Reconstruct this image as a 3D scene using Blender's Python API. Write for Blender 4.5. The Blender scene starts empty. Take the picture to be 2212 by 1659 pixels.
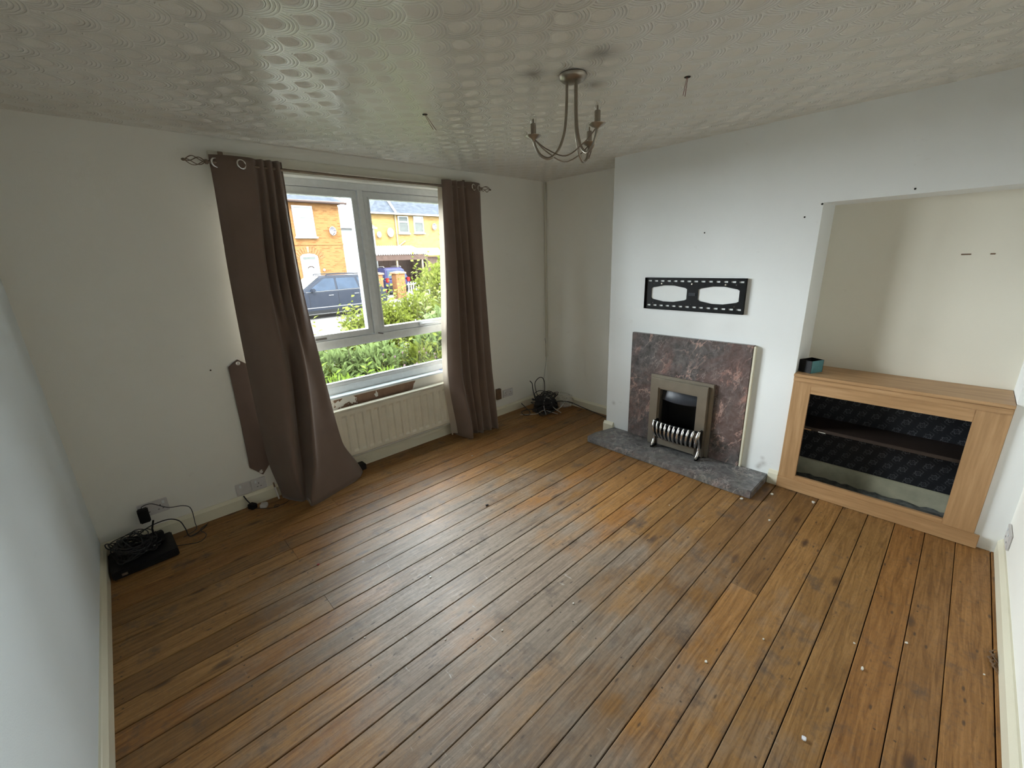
import bpy, bmesh, math, random
from mathutils import Vector, Matrix
from mathutils.geometry import tessellate_polygon

S = bpy.context.scene
COL = S.collection
# ------------------------------------------------------------------ camera (fitted to the photograph)
F_PX, YAW, PITCH, ROLL, CAM_H = 906.7, 0.7457, 0.2931, -0.0355, 1.6517
fw = Vector((math.sin(YAW) * math.cos(PITCH), math.cos(YAW) * math.cos(PITCH), -math.sin(PITCH)))
rt = Vector((math.cos(YAW), -math.sin(YAW), 0))
up = rt.cross(fw)
r2 = math.cos(ROLL) * rt + math.sin(ROLL) * up
u2 = -math.sin(ROLL) * rt + math.cos(ROLL) * up
cam = bpy.data.cameras.new('camera')
cam.sensor_fit = 'HORIZONTAL'
cam.sensor_width = 36.0
cam.lens = F_PX / 2212 * 36.0
cam.clip_start = 0.02
cam.clip_end = 300
camo = bpy.data.objects.new('camera', cam)
M = Matrix((r2, u2, -fw)).transposed().to_4x4()
M.translation = (0, 0, CAM_H)
camo.matrix_world = M
COL.objects.link(camo)
S.camera = camo
# ------------------------------------------------------------------ world, sun, exposure
world = bpy.data.worlds.new('overcast_sky')
S.world = world
world.use_nodes = True
bg = world.node_tree.nodes['Background']
bg.inputs['Color'].default_value = (0.90, 0.955, 1.0, 1)
bg.inputs['Strength'].default_value = 5.0
sun = bpy.data.lights.new('hazy_sun', 'SUN')
sun.energy = 2.0
sun.angle = math.radians(8)
sun.color = (1.0, 0.93, 0.82)
suno = bpy.data.objects.new('hazy_sun', sun)
suno.rotation_euler = Vector((0.35, 0.75, -0.62)).to_track_quat('-Z', 'Y').to_euler()
suno.location = (0, -6, 9)
COL.objects.link(suno)
S.view_settings.view_transform = 'Standard'
S.view_settings.look = 'None'
S.view_settings.gamma = 1.0
S.view_settings.use_curve_mapping = False
S.view_settings.exposure = 3.06
try:
    S.cycles.max_bounces = 7
    S.cycles.diffuse_bounces = 5
    S.cycles.transparent_max_bounces = 8
    S.cycles.adaptive_threshold = 0.04
    S.cycles.glossy_bounces = 3
    S.cycles.transmission_bounces = 3
    S.cycles.sample_clamp_indirect = 12.0
    S.cycles.caustics_reflective = False
    S.cycles.caustics_refractive = False
except Exception:
    pass

# ------------------------------------------------------------------ room constants (metres, camera foot point = origin)
XL, XB, XR = -0.3725, 3.2395, 3.60      # left wall, chimney breast face, alcove back
YW, YC = 3.2705, -0.391                 # window wall, right wall
YCL, YCR, YN = 2.1753, 0.6938, -0.2799  # chimney left / right edges, nib edge
ZB, H = 1.902, 2.40                     # bulkhead soffit, ceiling
XREC = 3.548                            # back of the right recess
WX0, WX1, WZ0, WZ1 = 0.676, 2.48, 0.625, 2.235   # window opening
# daylight portal: only steers sampling of the sky through the window opening, emits nothing
pl = bpy.data.lights.new('window_portal', 'AREA')
pl.shape = 'RECTANGLE'
pl.size = WX1 - WX0
pl.size_y = WZ1 - WZ0
pl.cycles.is_portal = True
po = bpy.data.objects.new('window_portal', pl)
po.location = ((WX0 + WX1) / 2, YW + 0.24, (WZ0 + WZ1) / 2)
po.rotation_euler = (math.radians(-90), 0, 0)
COL.objects.link(po)

R = random.Random(7)

# ------------------------------------------------------------------ mesh helpers
class MB:
    def __init__(s):
        s.v, s.f = [], []
    def add(s, v, f):
        o = len(s.v)
        s.v += [tuple(p) for p in v]
        s.f += [tuple(i + o for i in q) for q in f]
        return s
    def box(s, x0, x1, y0, y1, z0, z1):
        return s.add([(x0, y0, z0), (x1, y0, z0), (x1, y1, z0), (x0, y1, z0), (x0, y0, z1), (x1, y0, z1), (x1, y1, z1), (x0, y1, z1)],
                     [(0, 3, 2, 1), (4, 5, 6, 7), (0, 1, 5, 4), (1, 2, 6, 5), (2, 3, 7, 6), (3, 0, 4, 7)])
    def tube(s, path, r, n=8, closed=False, cap=True):
        P = [Vector(p) for p in path]
        N = len(P)
        rr = r if isinstance(r, (list, tuple)) else [r] * N
        t0 = (P[1] - P[0]).normalized()
        nrm = t0.orthogonal().normalized()
        vs = []
        for i in range(N):
            if closed:
                t = P[(i + 1) % N] - P[i - 1]
            else:
                t = P[min(i + 1, N - 1)] - P[max(i - 1, 0)]
            t = t.normalized() if t.length > 1e-9 else t0
            nrm = nrm - t * nrm.dot(t)
            nrm = nrm.normalized() if nrm.length > 1e-6 else t.orthogonal().normalized()
            b = t.cross(nrm)
            for k in range(n):
                a = 2 * math.pi * k / n
                vs.append(P[i] + (nrm * math.cos(a) + b * math.sin(a)) * rr[i])
        fs = []
        for i in range(N if closed else N - 1):
            for k in range(n):
                a, b2 = i * n + k, i * n + (k + 1) % n
                c, d = ((i + 1) % N) * n + (k + 1) % n, ((i + 1) % N) * n + k
                fs.append((a, b2, c, d))
        if cap and not closed:
            fs.append(tuple(reversed(range(n))))
            fs.append(tuple((N - 1) * n + k for k in range(n)))
        return s.add(vs, fs)
    def lathe(s, prof, org, axis='z', n=20):
        vs, fs = [], []
        ox, oy, oz = org
        for r, h in prof:
            for k in range(n):
                a = 2 * math.pi * k / n
                c, d = r * math.cos(a), r * math.sin(a)
                vs.append({'z': (ox + c, oy + d, oz + h), 'x': (ox + h, oy + c, oz + d), 'y': (ox + d, oy + h, oz + c)}[axis])
        m = len(prof)
        for i in range(m - 1):
            for k in range(n):
                fs.append((i * n + k, i * n + (k + 1) % n, (i + 1) * n + (k + 1) % n, (i + 1) * n + k))
        fs.append(tuple(reversed(range(n))))
        fs.append(tuple((m - 1) * n + k for k in range(n)))
        return s.add(vs, fs)
    def prism(s, polys, axis, d0, d1):
        """polys: [outer, hole, ...] in the 2 axes left over (x:(y,z), y:(x,z), z:(x,y)); extruded from d0 to d1"""
        def mk(p, d):
            return {'x': (d, p[0], p[1]), 'y': (p[0], d, p[1]), 'z': (p[0], p[1], d)}[axis]
        flat = [p for q in polys for p in q]
        tris = tessellate_polygon([[Vector((p[0], p[1], 0)) for p in q] for q in polys])
        n = len(flat)
        fs = [tuple(t) for t in tris] + [tuple(i + n for i in reversed(t)) for t in tris]
        o = 0
        for q in polys:
            m = len(q)
            for i in range(m):
                a, b = o + i, o + (i + 1) % m
                fs.append((a, b, b + n, a + n))
            o += m
        return s.add([mk(p, d0) for p in flat] + [mk(p, d1) for p in flat], fs)
    def grid(s, rows):
        n, m = len(rows), len(rows[0])
        return s.add([p for r in rows for p in r],
                     [(i * m + j, i * m + j + 1, (i + 1) * m + j + 1, (i + 1) * m + j) for i in range(n - 1) for j in range(m - 1)])
    def xform(s, mat):
        s.v = [tuple(mat @ Vector(p)) for p in s.v]
        return s
    def build(s, name, mat, parent=None, smooth=False, bevel=0, seg=2, fix=True):
        me = bpy.data.meshes.new(name)
        me.from_pydata(s.v, [], s.f)
        if fix or bevel:
            bm = bmesh.new()
            bm.from_mesh(me)
            if fix:
                bmesh.ops.recalc_face_normals(bm, faces=bm.faces)
            if bevel:
                ed = [e for e in bm.edges if len(e.link_faces) == 2 and e.calc_face_angle(0) > 0.6]
                bmesh.ops.bevel(bm, geom=ed, offset=bevel, segments=seg, affect='EDGES', clamp_overlap=True)
            bm.to_mesh(me)
            bm.free()
        me.materials.append(mat)
        if smooth:
            for p in me.polygons:
                p.use_smooth = True
            try:
                me.set_sharp_from_angle(angle=math.radians(45))
            except Exception:
                pass
        o = bpy.data.objects.new(name, me)
        COL.objects.link(o)
        if parent is not None:
            o.parent = parent
            o.matrix_parent_inverse = Matrix.Translation(-parent_loc(parent))
        return o

def parent_loc(p):
    # meshes are written in world coordinates; only the Empty at a thing's base carries an offset
    return Vector(p.location) if p.type == 'EMPTY' else Vector((0, 0, 0))

def tag(o, label, cat, group=None):
    o['label'] = label
    o['category'] = cat
    if group:
        o['group'] = group
    return o
def thing(name, loc, label, cat, group=None):
    e = bpy.data.objects.new(name, None)
    e.empty_display_size = 0.05
    e.location = loc
    COL.objects.link(e)
    return tag(e, label, cat, group)
def struct(o, label=None, cat=None):
    o['kind'] = 'structure'
    if label:
        o['label'] = label
    if cat:
        o['category'] = cat
    return o
def sempty(name, loc, label=None, cat=None):
    e = bpy.data.objects.new(name, None)
    e.empty_display_size = 0.05
    e.location = loc
    COL.objects.link(e)
    return struct(e, label, cat)
def box(name, mat, parent, x0, x1, y0, y1, z0, z1, bevel=0, **k):
    return MB().box(x0, x1, y0, y1, z0, z1).build(name, mat, parent, bevel=bevel, **k)
def catmull(pts, per=8, closed=False):
    P = [Vector(p) for p in pts]
    n = len(P)
    out = []
    for i in range(n if closed else n - 1):
        a = P[(i - 1) % n] if closed or i > 0 else P[0] * 2 - P[1]
        b, c = P[i], P[(i + 1) % n]
        d = P[(i + 2) % n] if closed or i + 2 < n else P[-1] * 2 - P[-2]
        for k in range(per):
            t = k / per
            out.append(0.5 * ((2 * b) + (c - a) * t + (2 * a - 5 * b + 4 * c - d) * t * t + (3 * b - a - 3 * c + d) * t ** 3))
    if not closed:
        out.append(P[-1])
    return out
def arc_path(c, r, a0, a1, n, plane):
    out = []
    for i in range(n + 1):
        a = math.radians(a0 + (a1 - a0) * i / n)
        out.append(plane(c, r * math.cos(a), r * math.sin(a)))
    return out

# ------------------------------------------------------------------ material helpers
class NT:
    def __init__(s, name):
        s.m = bpy.data.materials.new(name)
        s.m.use_nodes = True
        s.t = s.m.node_tree
        s.b = s.t.nodes['Principled BSDF']
        s.o = s.t.nodes['Material Output']
    def n(s, typ, **k):
        nd = s.t.nodes.new(typ)
        for a, v in k.items():
            setattr(nd, a, v)
        return nd
    def put(s, sock, v):
        if hasattr(v, 'is_output') or isinstance(v, bpy.types.NodeSocket):
            s.t.links.new(v, sock)
        elif v is not None:
            sock.default_value = v
    def math(s, op, a, b=None, c=None, clamp=False):
        nd = s.n('ShaderNodeMath', operation=op, use_clamp=clamp)
        for i, v in enumerate((a, b, c)):
            if v is not None:
                s.put(nd.inputs[i], v)
        return nd.outputs[0]
    def pos(s):
        return s.n('ShaderNodeNewGeometry').outputs['Position']
    def sep(s, v):
        nd = s.n('ShaderNodeSeparateXYZ')
        s.put(nd.inputs[0], v)
        return nd.outputs
    def comb(s, x, y, z):
        nd = s.n('ShaderNodeCombineXYZ')
        for i, v in enumerate((x, y, z)):
            s.put(nd.inputs[i], v)
        return nd.outputs[0]
    def noise(s, vec, scale, detail=4, rough=0.55, dist=0.0):
        nd = s.n('ShaderNodeTexNoise')
        s.put(nd.inputs['Vector'], vec)
        nd.inputs['Scale'].default_value = scale
        nd.inputs['Detail'].default_value = detail
        nd.inputs['Roughness'].default_value = rough
        nd.inputs['Distortion'].default_value = dist
        return nd.outputs['Fac']
    def ramp(s, fac, stops):
        nd = s.n('ShaderNodeValToRGB')
        s.put(nd.inputs[0], fac)
        e = nd.color_ramp.elements
        while len(e) < len(stops):
            e.new(0.5)
        for i, (p, c) in enumerate(stops):
            e[i].position = p
            e[i].color = tuple(c) + (1,) if not isinstance(c, (int, float)) else (c, c, c, 1)
        return nd.outputs[0]
    def mix(s, fac, a, b, blend='MIX'):
        nd = s.n('ShaderNodeMix', data_type='RGBA', blend_type=blend)
        s.put(nd.inputs[0], fac)
        for i, v in ((6, a), (7, b)):
            if isinstance(v, tuple) and len(v) == 3:
                v = v + (1,)
            s.put(nd.inputs[i], v)
        return nd.outputs[2]
    def bump(s, h, strength=0.3, dist=0.01):
        nd = s.n('ShaderNodeBump')
        nd.inputs['Strength'].default_value = strength
        nd.inputs['Distance'].default_value = dist
        s.put(nd.inputs['Height'], h)
        s.put(s.b.inputs['Normal'], nd.outputs[0])
    def base(s, c, rough=0.5, metal=0.0, spec=0.5):
        if isinstance(c, tuple) and len(c) == 3:
            c = c + (1,)
        s.put(s.b.inputs['Base Color'], c)
        s.put(s.b.inputs['Roughness'], rough)
        s.put(s.b.inputs['Metallic'], metal)
        s.b.inputs['Specular IOR Level'].default_value = spec
        return s.m

def plain(name, c, rough=0.5, metal=0.0, var=0.12, scale=30.0, spec=0.5, bump=0.0):
    """simple procedural material: colour with slight noise mottling"""
    t = NT(name)
    nz = t.noise(t.n('ShaderNodeTexCoord').outputs['Object'], scale, 3)
    d = tuple(max(0, v * (1 - var)) for v in c)
    u = tuple(min(1, v * (1 + var)) for v in c)
    col = t.ramp(nz, [(0.3, d), (0.7, u)])
    if bump:
        t.bump(nz, bump, 0.002)
    return t.base(col, rough, metal, spec)

def paint(name, c, dirty=(0.45, 0.40, 0.32), amount=0.25, extra=None, rough=0.75):
    """old emulsion paint with roller stipple, blotches and scuffs"""
    t = NT(name)
    P = t.pos()
    big = t.noise(P, 1.7, 4, 0.6)
    fine = t.noise(P, 240, 2)
    scuff = t.noise(t.comb(t.math('MULTIPLY', t.sep(P)[0], 6.0), t.math('MULTIPLY', t.sep(P)[1], 6.0), t.math('MULTIPLY', t.sep(P)[2], 14.0)), 1.0, 5, 0.7)
    col = t.mix(t.math('MULTIPLY', t.ramp(big, [(0.42, 0.0), (0.75, 1.0)]), amount), c, tuple(0.75 * a + 0.25 * b for a, b in zip(c, dirty)))
    col = t.mix(t.math('MULTIPLY', t.ramp(scuff, [(0.66, 0.0), (0.74, 1.0)]), amount * 0.55), col, dirty)
    if extra:
        col = extra(t, P, col)
    t.bump(t.math('ADD', fine, t.math('MULTIPLY', big, 2.0)), 0.25, 0.002)
    return t.base(col, rough, 0, 0.3)

def spots(pts, color):
    def f(t, P, col):
        for (c, r, k) in pts:
            nd = t.n('ShaderNodeVectorMath', operation='DISTANCE')
            t.put(nd.inputs[0], P)
            nd.inputs[1].default_value = c
            g = t.math('SUBTRACT', 1.0, t.math('DIVIDE', nd.outputs['Value'], r), clamp=True)
            g = t.math('MULTIPLY', t.math('POWER', g, 1.5), k)
            col = t.mix(g, col, color)
        return col
    return f

CREAM = (0.83, 0.815, 0.755)
def window_wall_extra(t, P, col):
    x, y, z = t.sep(P)
    nz = t.noise(P, 9, 5, 0.65)
    a = t.math('GREATER_THAN', t.math('ADD', t.math('MULTIPLY', nz, 0.5), t.math('MULTIPLY', x, -0.12)), 0.015)
    inz = t.math('MULTIPLY', t.math('LESS_THAN', z, 0.617), t.math('GREATER_THAN', z, 0.45))
    inx = t.math('MULTIPLY', t.math('GREATER_THAN', x, 0.9), t.math('LESS_THAN', t.math('ADD', t.math('ADD', x, t.math('MULTIPLY', nz, 0.25)), t.math('MULTIPLY', t.math('SUBTRACT', 0.6, z), 0.6)), 1.95))
    n2 = t.noise(P, 14, 4, 0.6)
    patch = t.math('MULTIPLY', t.math('MULTIPLY', inz, inx), t.math('GREATER_THAN', n2, t.math('SUBTRACT', 0.62, t.math('MULTIPLY', t.math('SUBTRACT', x, 1.0), 0.55))))
    col = t.mix(patch, col, t.ramp(nz, [(0.3, (0.20, 0.115, 0.075)), (0.7, (0.33, 0.21, 0.14))]))
    return col
M_WALLW = paint('cream_paint_window_wall', CREAM, extra=window_wall_extra)
M_WALL = paint('cream_paint_lightened', (0.88, 0.865, 0.80))  # cream made lighter to stand in for daylight reaching the alcove
M_WALLR = paint('yellowed_cream_paint', (0.79, 0.75, 0.645))
M_CHIM = paint('white_paint', (0.85, 0.865, 0.86), (0.5, 0.48, 0.45), 0.35, extra=spots([((XB, 0.80, 0.13), 0.035, 0.5), ((XB, 0.83, 0.09), 0.03, 0.6), ((XB, 0.81, 0.17), 0.025, 0.4), ((XB, 0.82, 0.11), 0.03, 0.5), ((XB, 2.10, 0.30), 0.03, 0.5), ((XB, 1.45, 1.10), 0.2, 0.1), ((XB, 1.15, 1.12), 0.15, 0.08)], (0.30, 0.27, 0.24)))
M_LEFT = paint('white_paint_left_skylit', (0.77, 0.835, 0.865), (0.42, 0.42, 0.42), 0.25)  # bluish cast of the window skylight is put into this white
M_SKIRT = paint('cream_gloss_skirting', (0.76, 0.72, 0.57), (0.35, 0.28, 0.18), 0.5, rough=0.4)

def ceiling_mat():
    t = NT('fan_textured_plaster')
    P = t.pos()
    x, y, z = t.sep(P)
    RX, PY, RAD = 0.0805, 0.177, 0.0905
    x = t.math('ADD', x, 10.0 * RX - 0.005)
    y = t.math('ADD', y, 20.0 * PY)
    k0 = t.math('CEIL', t.math('DIVIDE', t.math('SUBTRACT', x, RAD), RX))
    def dist(k):
        par = t.math('MULTIPLY', t.math('FLOORED_MODULO', k, 2.0), 0.5)
        yy = t.math('ADD', t.math('DIVIDE', y, PY), t.math('ADD', par, 0.375))
        dy = t.math('MULTIPLY', t.math('SUBTRACT', t.math('FRACT', yy), 0.5), PY)
        dx = t.math('SUBTRACT', x, t.math('MULTIPLY', k, RX))
        return t.math('SQRT', t.math('ADD', t.math('MULTIPLY', dx, dx), t.math('MULTIPLY', dy, dy)))
    d0, d1, d2 = dist(k0), dist(t.math('ADD', k0, 1.0)), dist(t.math('ADD', k0, 2.0))
    def sel(c, a, b):
        return t.math('ADD', t.math('MULTIPLY', c, a), t.math('MULTIPLY', t.math('SUBTRACT', 1.0, c), b))
    d = sel(t.math('LESS_THAN', d0, RAD), d0, sel(t.math('LESS_THAN', d1, RAD), d1, d2))
    wob = t.math('MULTIPLY', t.noise(P, 25, 1), 0.006)
    ridge = t.math('SINE', t.math('MULTIPLY', t.math('ADD', d, wob), 2 * math.pi / 0.0125))
    ring = t.ramp(d, [(0.028, 0.0), (0.042, 1.0)])
    crest = t.ramp(t.math('ADD', t.math('MULTIPLY', ridge, 0.5), 0.5), [(0.05, 0.0), (0.55, 1.0)])
    h = t.math('MULTIPLY', crest, ring)
    hr = h
    h = t.math('ADD', h, t.math('MULTIPLY', t.math('MULTIPLY', t.noise(P, 160, 0), 0.3), t.math('SUBTRACT', 1.0, t.math('MULTIPLY', ring, 0.8))))
    t.bump(h, 1.0, 0.0033)
    big = t.noise(P, 1.2, 1)
    col = t.ramp(big, [(0.3, (0.76, 0.73, 0.665)), (0.7, (0.82, 0.795, 0.735))])
    col = spots([((1.527, 1.455, H), 0.085, 0.75), ((1.602, 1.152, H), 0.10, 0.75), ((1.833, 1.366, H), 0.09, 0.7)], (0.16, 0.13, 0.10))(t, P, col)
    # glossy emulsion sits on the combed ridges, the stippled ground between them stays matt
    ro = t.math('SUBTRACT', 0.8, t.math('MULTIPLY', ring, 0.52))
    mm = t.base(col, ro, 0, 0.5)
    t.b.inputs['IOR'].default_value = 1.5
    t.put(t.b.inputs['Specular IOR Level'], t.math('ADD', 0.06, t.math('MULTIPLY', ring, 0.94)))
    return mm
M_CEIL = ceiling_mat()

def floor_mat():
    t = NT('worn_varnished_pine')
    P = t.pos()
    x, y, z = t.sep(P)
    rnd = t.n('ShaderNodeObjectInfo').outputs['Random']
    off = t.math('MULTIPLY', rnd, 37.0)
    wav = t.math('MULTIPLY', t.noise(t.comb(t.math('ADD', x, off), t.math('MULTIPLY', y, 3.0), off), 1.6, 2), 0.35)
    gy = t.math('ADD', t.math('MULTIPLY', y, 13.0), wav)
    gv = t.comb(t.math('ADD', t.math('MULTIPLY', x, 0.9), off), t.math('MULTIPLY', gy, 1.0), off)
    grain = t.noise(gv, 4.2, 6, 0.68, 0.9)
    fine = t.noise(t.comb(t.math('MULTIPLY', x, 5.0), t.math('MULTIPLY', y, 150.0), off), 1.0, 3)
    g = t.math('ADD', t.math('MULTIPLY', grain, 0.84), t.math('MULTIPLY', fine, 0.16))
    col = t.ramp(g, [(0.28, (0.115, 0.056, 0.018)), (0.47, (0.24, 0.129, 0.044)), (0.62, (0.335, 0.19, 0.073)), (0.8, (0.42, 0.257, 0.11))])
    # per board tint
    tint = t.ramp(rnd, [(0.0, (0.74, 0.68, 0.62)), (0.3, (1.0, 0.95, 0.88)), (0.5, (1.15, 1.08, 0.98)), (0.75, (1.06, 0.88, 0.70)), (1.0, (0.82, 0.78, 0.76))])
    col = t.mix(1.0, col, tint, 'MULTIPLY')
    # knots
    vo = t.n('ShaderNodeTexVoronoi', feature='F1')
    t.put(vo.inputs['Vector'], t.comb(t.math('ADD', t.math('MULTIPLY', x, 3.6), off), t.math('MULTIPLY', y, 9.5), off))
    vo.inputs['Scale'].default_value = 1.0
    kn = t.ramp(vo.outputs['Distance'], [(0.06, 1.0), (0.14, 0.55), (0.21, 0.0)])
    pick = t.math('GREATER_THAN', t.sep(vo.outputs['Color'])[0], 0.55)
    col = t.mix(t.math('MULTIPLY', t.math('MULTIPLY', kn, pick), 0.85), col, (0.055, 0.025, 0.012))
    # grey worn patch in the middle of the room where the varnish has gone
    dx = t.math('DIVIDE', t.math('SUBTRACT', x, 1.15), 1.15)
    dy = t.math('DIVIDE', t.math('SUBTRACT', y, 1.45), 1.25)
    rr = t.math('SQRT', t.math('ADD', t.math('MULTIPLY', dx, dx), t.math('MULTIPLY', dy, dy)))
    n1 = t.noise(P, 2.6, 6, 0.65)
    n1b = t.noise(t.comb(t.math('MULTIPLY', x, 2.0), t.math('MULTIPLY', y, 9.0), off), 1.5, 4, 0.6)
    wm = t.math('ADD', t.math('SUBTRACT', 1.12, rr), t.math('ADD', t.math('MULTIPLY', t.math('SUBTRACT', n1, 0.5), 2.2), t.math('MULTIPLY', t.math('SUBTRACT', n1b, 0.5), 1.0)))
    wear = t.ramp(wm, [(0.05, 0.0), (0.75, 1.0)])
    grey = t.ramp(g, [(0.3, (0.105, 0.082, 0.062)), (0.5, (0.215, 0.175, 0.137)), (0.72, (0.32, 0.275, 0.225))])
    col = t.mix(t.math('MULTIPLY', wear, 0.82), col, grey)
    # dark stains and dirt
    n2 = t.noise(P, 5.5, 5, 0.7)
    col = t.mix(t.ramp(n2, [(0.56, 0.0), (0.70, 0.7)]), col, (0.085, 0.062, 0.048))
    n3 = t.noise(t.comb(t.math('MULTIPLY', x, 12.0), t.math('MULTIPLY', y, 34.0), 0.0), 1.0, 3, 0.7)
    col = t.mix(t.ramp(n3, [(0.69, 0.0), (0.74, 0.8)]), col, (0.045, 0.03, 0.022))
    # pale scratches
    n4 = t.noise(t.comb(t.math('MULTIPLY', x, 45.0), t.math('MULTIPLY', y, 7.0), 3.0), 1.0, 3, 0.75)
    col = t.mix(t.math('MULTIPLY', t.ramp(n4, [(0.665, 0.0), (0.72, 0.6)]), wear), col, (0.52, 0.48, 0.42))
    # mottled grime, short dark dashes and splinters
    sp1 = t.noise(P, 55, 4, 0.7)
    col = t.mix(t.ramp(sp1, [(0.50, 0.0), (0.72, 0.38)]), col, (0.10, 0.078, 0.06))
    v2 = t.n('ShaderNodeTexVoronoi', feature='F1')
    t.put(v2.inputs['Vector'], t.comb(t.math('MULTIPLY', x, 9.0), t.math('MULTIPLY', y, 26.0), off))
    v2.inputs['Scale'].default_value = 1.0
    dash = t.math('MULTIPLY', t.ramp(v2.outputs['Distance'], [(0.07, 1.0), (0.16, 0.0)]), t.math('GREATER_THAN', t.sep(v2.outputs['Color'])[1], 0.66))
    col = t.mix(t.math('MULTIPLY', dash, 0.75), col, (0.05, 0.034, 0.025))
    # nails over the joists, many of them hidden under grime
    fx = t.math('ABSOLUTE', t.math('SUBTRACT', t.math('FRACT', t.math('DIVIDE', t.math('SUBTRACT', x, 0.46 - 0.3925 * 10.5), 0.3925)), 0.5))
    fx = t.math('MULTIPLY', fx, 0.3925)
    fy = t.math('FRACT', t.math('DIVIDE', t.math('ADD', y, 0.354), 0.131))
    fy = t.math('MULTIPLY', t.math('SUBTRACT', t.math('ABSOLUTE', t.math('SUBTRACT', fy, 0.5)), 0.29), 0.131)
    nd = t.math('SQRT', t.math('ADD', t.math('MULTIPLY', fx, fx), t.math('MULTIPLY', fy, fy)))
    some = t.math('GREATER_THAN', t.noise(P, 7.7, 1), 0.52)
    col = t.mix(t.math('MULTIPLY', t.math('MULTIPLY', t.math('LESS_THAN', nd, 0.004), some), 0.7), col, (0.035, 0.026, 0.02))
    ro = t.ramp(t.math('ADD', t.math('MULTIPLY', n1, 0.55), t.math('MULTIPLY', sp1, 0.45)), [(0.34, 0.36), (0.62, 0.64)])
    t.bump(t.math('ADD', t.math('ADD', g, t.math('MULTIPLY', sp1, 0.35)), t.math('MULTIPLY', n1b, 0.6)), 0.4, 0.003)
    return t.base(col, ro, 0, 0.38)
M_FLOOR = floor_mat()

def marble_mat(name, pink=1.0):
    t = NT(name)
    P = t.pos()
    x, y, z = t.sep(P)
    dg = t.comb(x, t.math('ADD', y, t.math('MULTIPLY', z, 0.45)), t.math('MULTIPLY', t.math('SUBTRACT', z, t.math('MULTIPLY', y, 0.45)), 0.62))
    n1 = t.noise(P, 17, 7, 0.72, 0.5)
    lo = (0.040, 0.036, 0.037) if pink > 0.5 else (0.055, 0.055, 0.056)
    hi = (0.20, 0.18, 0.172) if pink > 0.5 else (0.225, 0.22, 0.216)
    col = t.ramp(n1, [(0.28, lo), (0.5, tuple(0.55 * a + 0.45 * b for a, b in zip(lo, hi))), (0.74, hi)])
    zone = t.noise(dg, 2.7, 4, 0.6, 0.8)
    red = t.ramp(zone, [(0.44, 0.0), (0.58, 1.0)])
    col = t.mix(t.math('MULTIPLY', red, 0.36 * pink), col, (0.185, 0.095, 0.080))
    def vein(scale, dist, w0, seedv, vec):
        off = t.n('ShaderNodeVectorMath', operation='ADD')
        t.put(off.inputs[0], vec)
        off.inputs[1].default_value = (seedv, seedv * 0.7, seedv * 1.3)
        nv = t.noise(off.outputs[0], scale, 7, 0.62, dist)
        return t.ramp(t.math('ABSOLUTE', t.math('SUBTRACT', nv, 0.5)), [(0.0, 1.0), (w0, 0.0)])
    blot = t.math('MULTIPLY', t.ramp(t.noise(dg, 6.5, 6, 0.7, 0.4), [(0.56, 0.0), (0.66, 1.0)]), red)
    col = t.mix(t.math('MULTIPLY', blot, 0.75 * pink), col, (0.40, 0.215, 0.175))
    v1 = vein(3.3, 0.5, 0.016, 0.0, dg)
    vm = t.ramp(t.noise(P, 5.0, 3), [(0.42, 0.15), (0.6, 1.0)])
    col = t.mix(t.math('MULTIPLY', t.math('MULTIPLY', v1, vm), 0.85), col, (0.52, 0.33, 0.28) if pink > 0.5 else (0.36, 0.32, 0.31))
    v2 = vein(8.5, 0.3, 0.013, 5.0, dg)
    col = t.mix(t.math('MULTIPLY', t.math('MULTIPLY', v2, vm), 0.55), col, (0.46, 0.37, 0.34))
    gr = t.ramp(t.noise(t.comb(x, t.math('ADD', y, 7.3), z), 3.0, 3), [(0.60, 0.0), (0.70, 1.0)])
    col = t.mix(t.math('MULTIPLY', gr, 0.45), col, (0.12, 0.135, 0.115))
    t.bump(n1, 0.05, 0.002)
    return t.base(col, 0.27, 0, 0.45)
M_MARBLE = marble_mat('pink_grey_marble', 1.0)
M_HEARTH = marble_mat('grey_hearth_marble', 0.25)

def beech_mat(name, upright):
    t = NT(name)
    P = t.n('ShaderNodeTexCoord').outputs['Object']
    x, y, z = t.sep(P)
    ky, kz = (45.0, 3.0) if upright else (3.0, 45.0)
    g = t.noise(t.comb(t.math('MULTIPLY', x, 30.0), t.math('MULTIPLY', y, ky), t.math('MULTIPLY', z, kz)), 1.0, 5, 0.6, 0.3)
    col = t.ramp(g, [(0.3, (0.36, 0.205, 0.095)), (0.55, (0.46, 0.275, 0.135)), (0.75, (0.54, 0.34, 0.18))])
    return t.base(col, 0.42, 0, 0.4)
M_BEECH = beech_mat('beech_veneer', False)
M_BEECHV = beech_mat('beech_veneer_upright', True)

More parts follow.
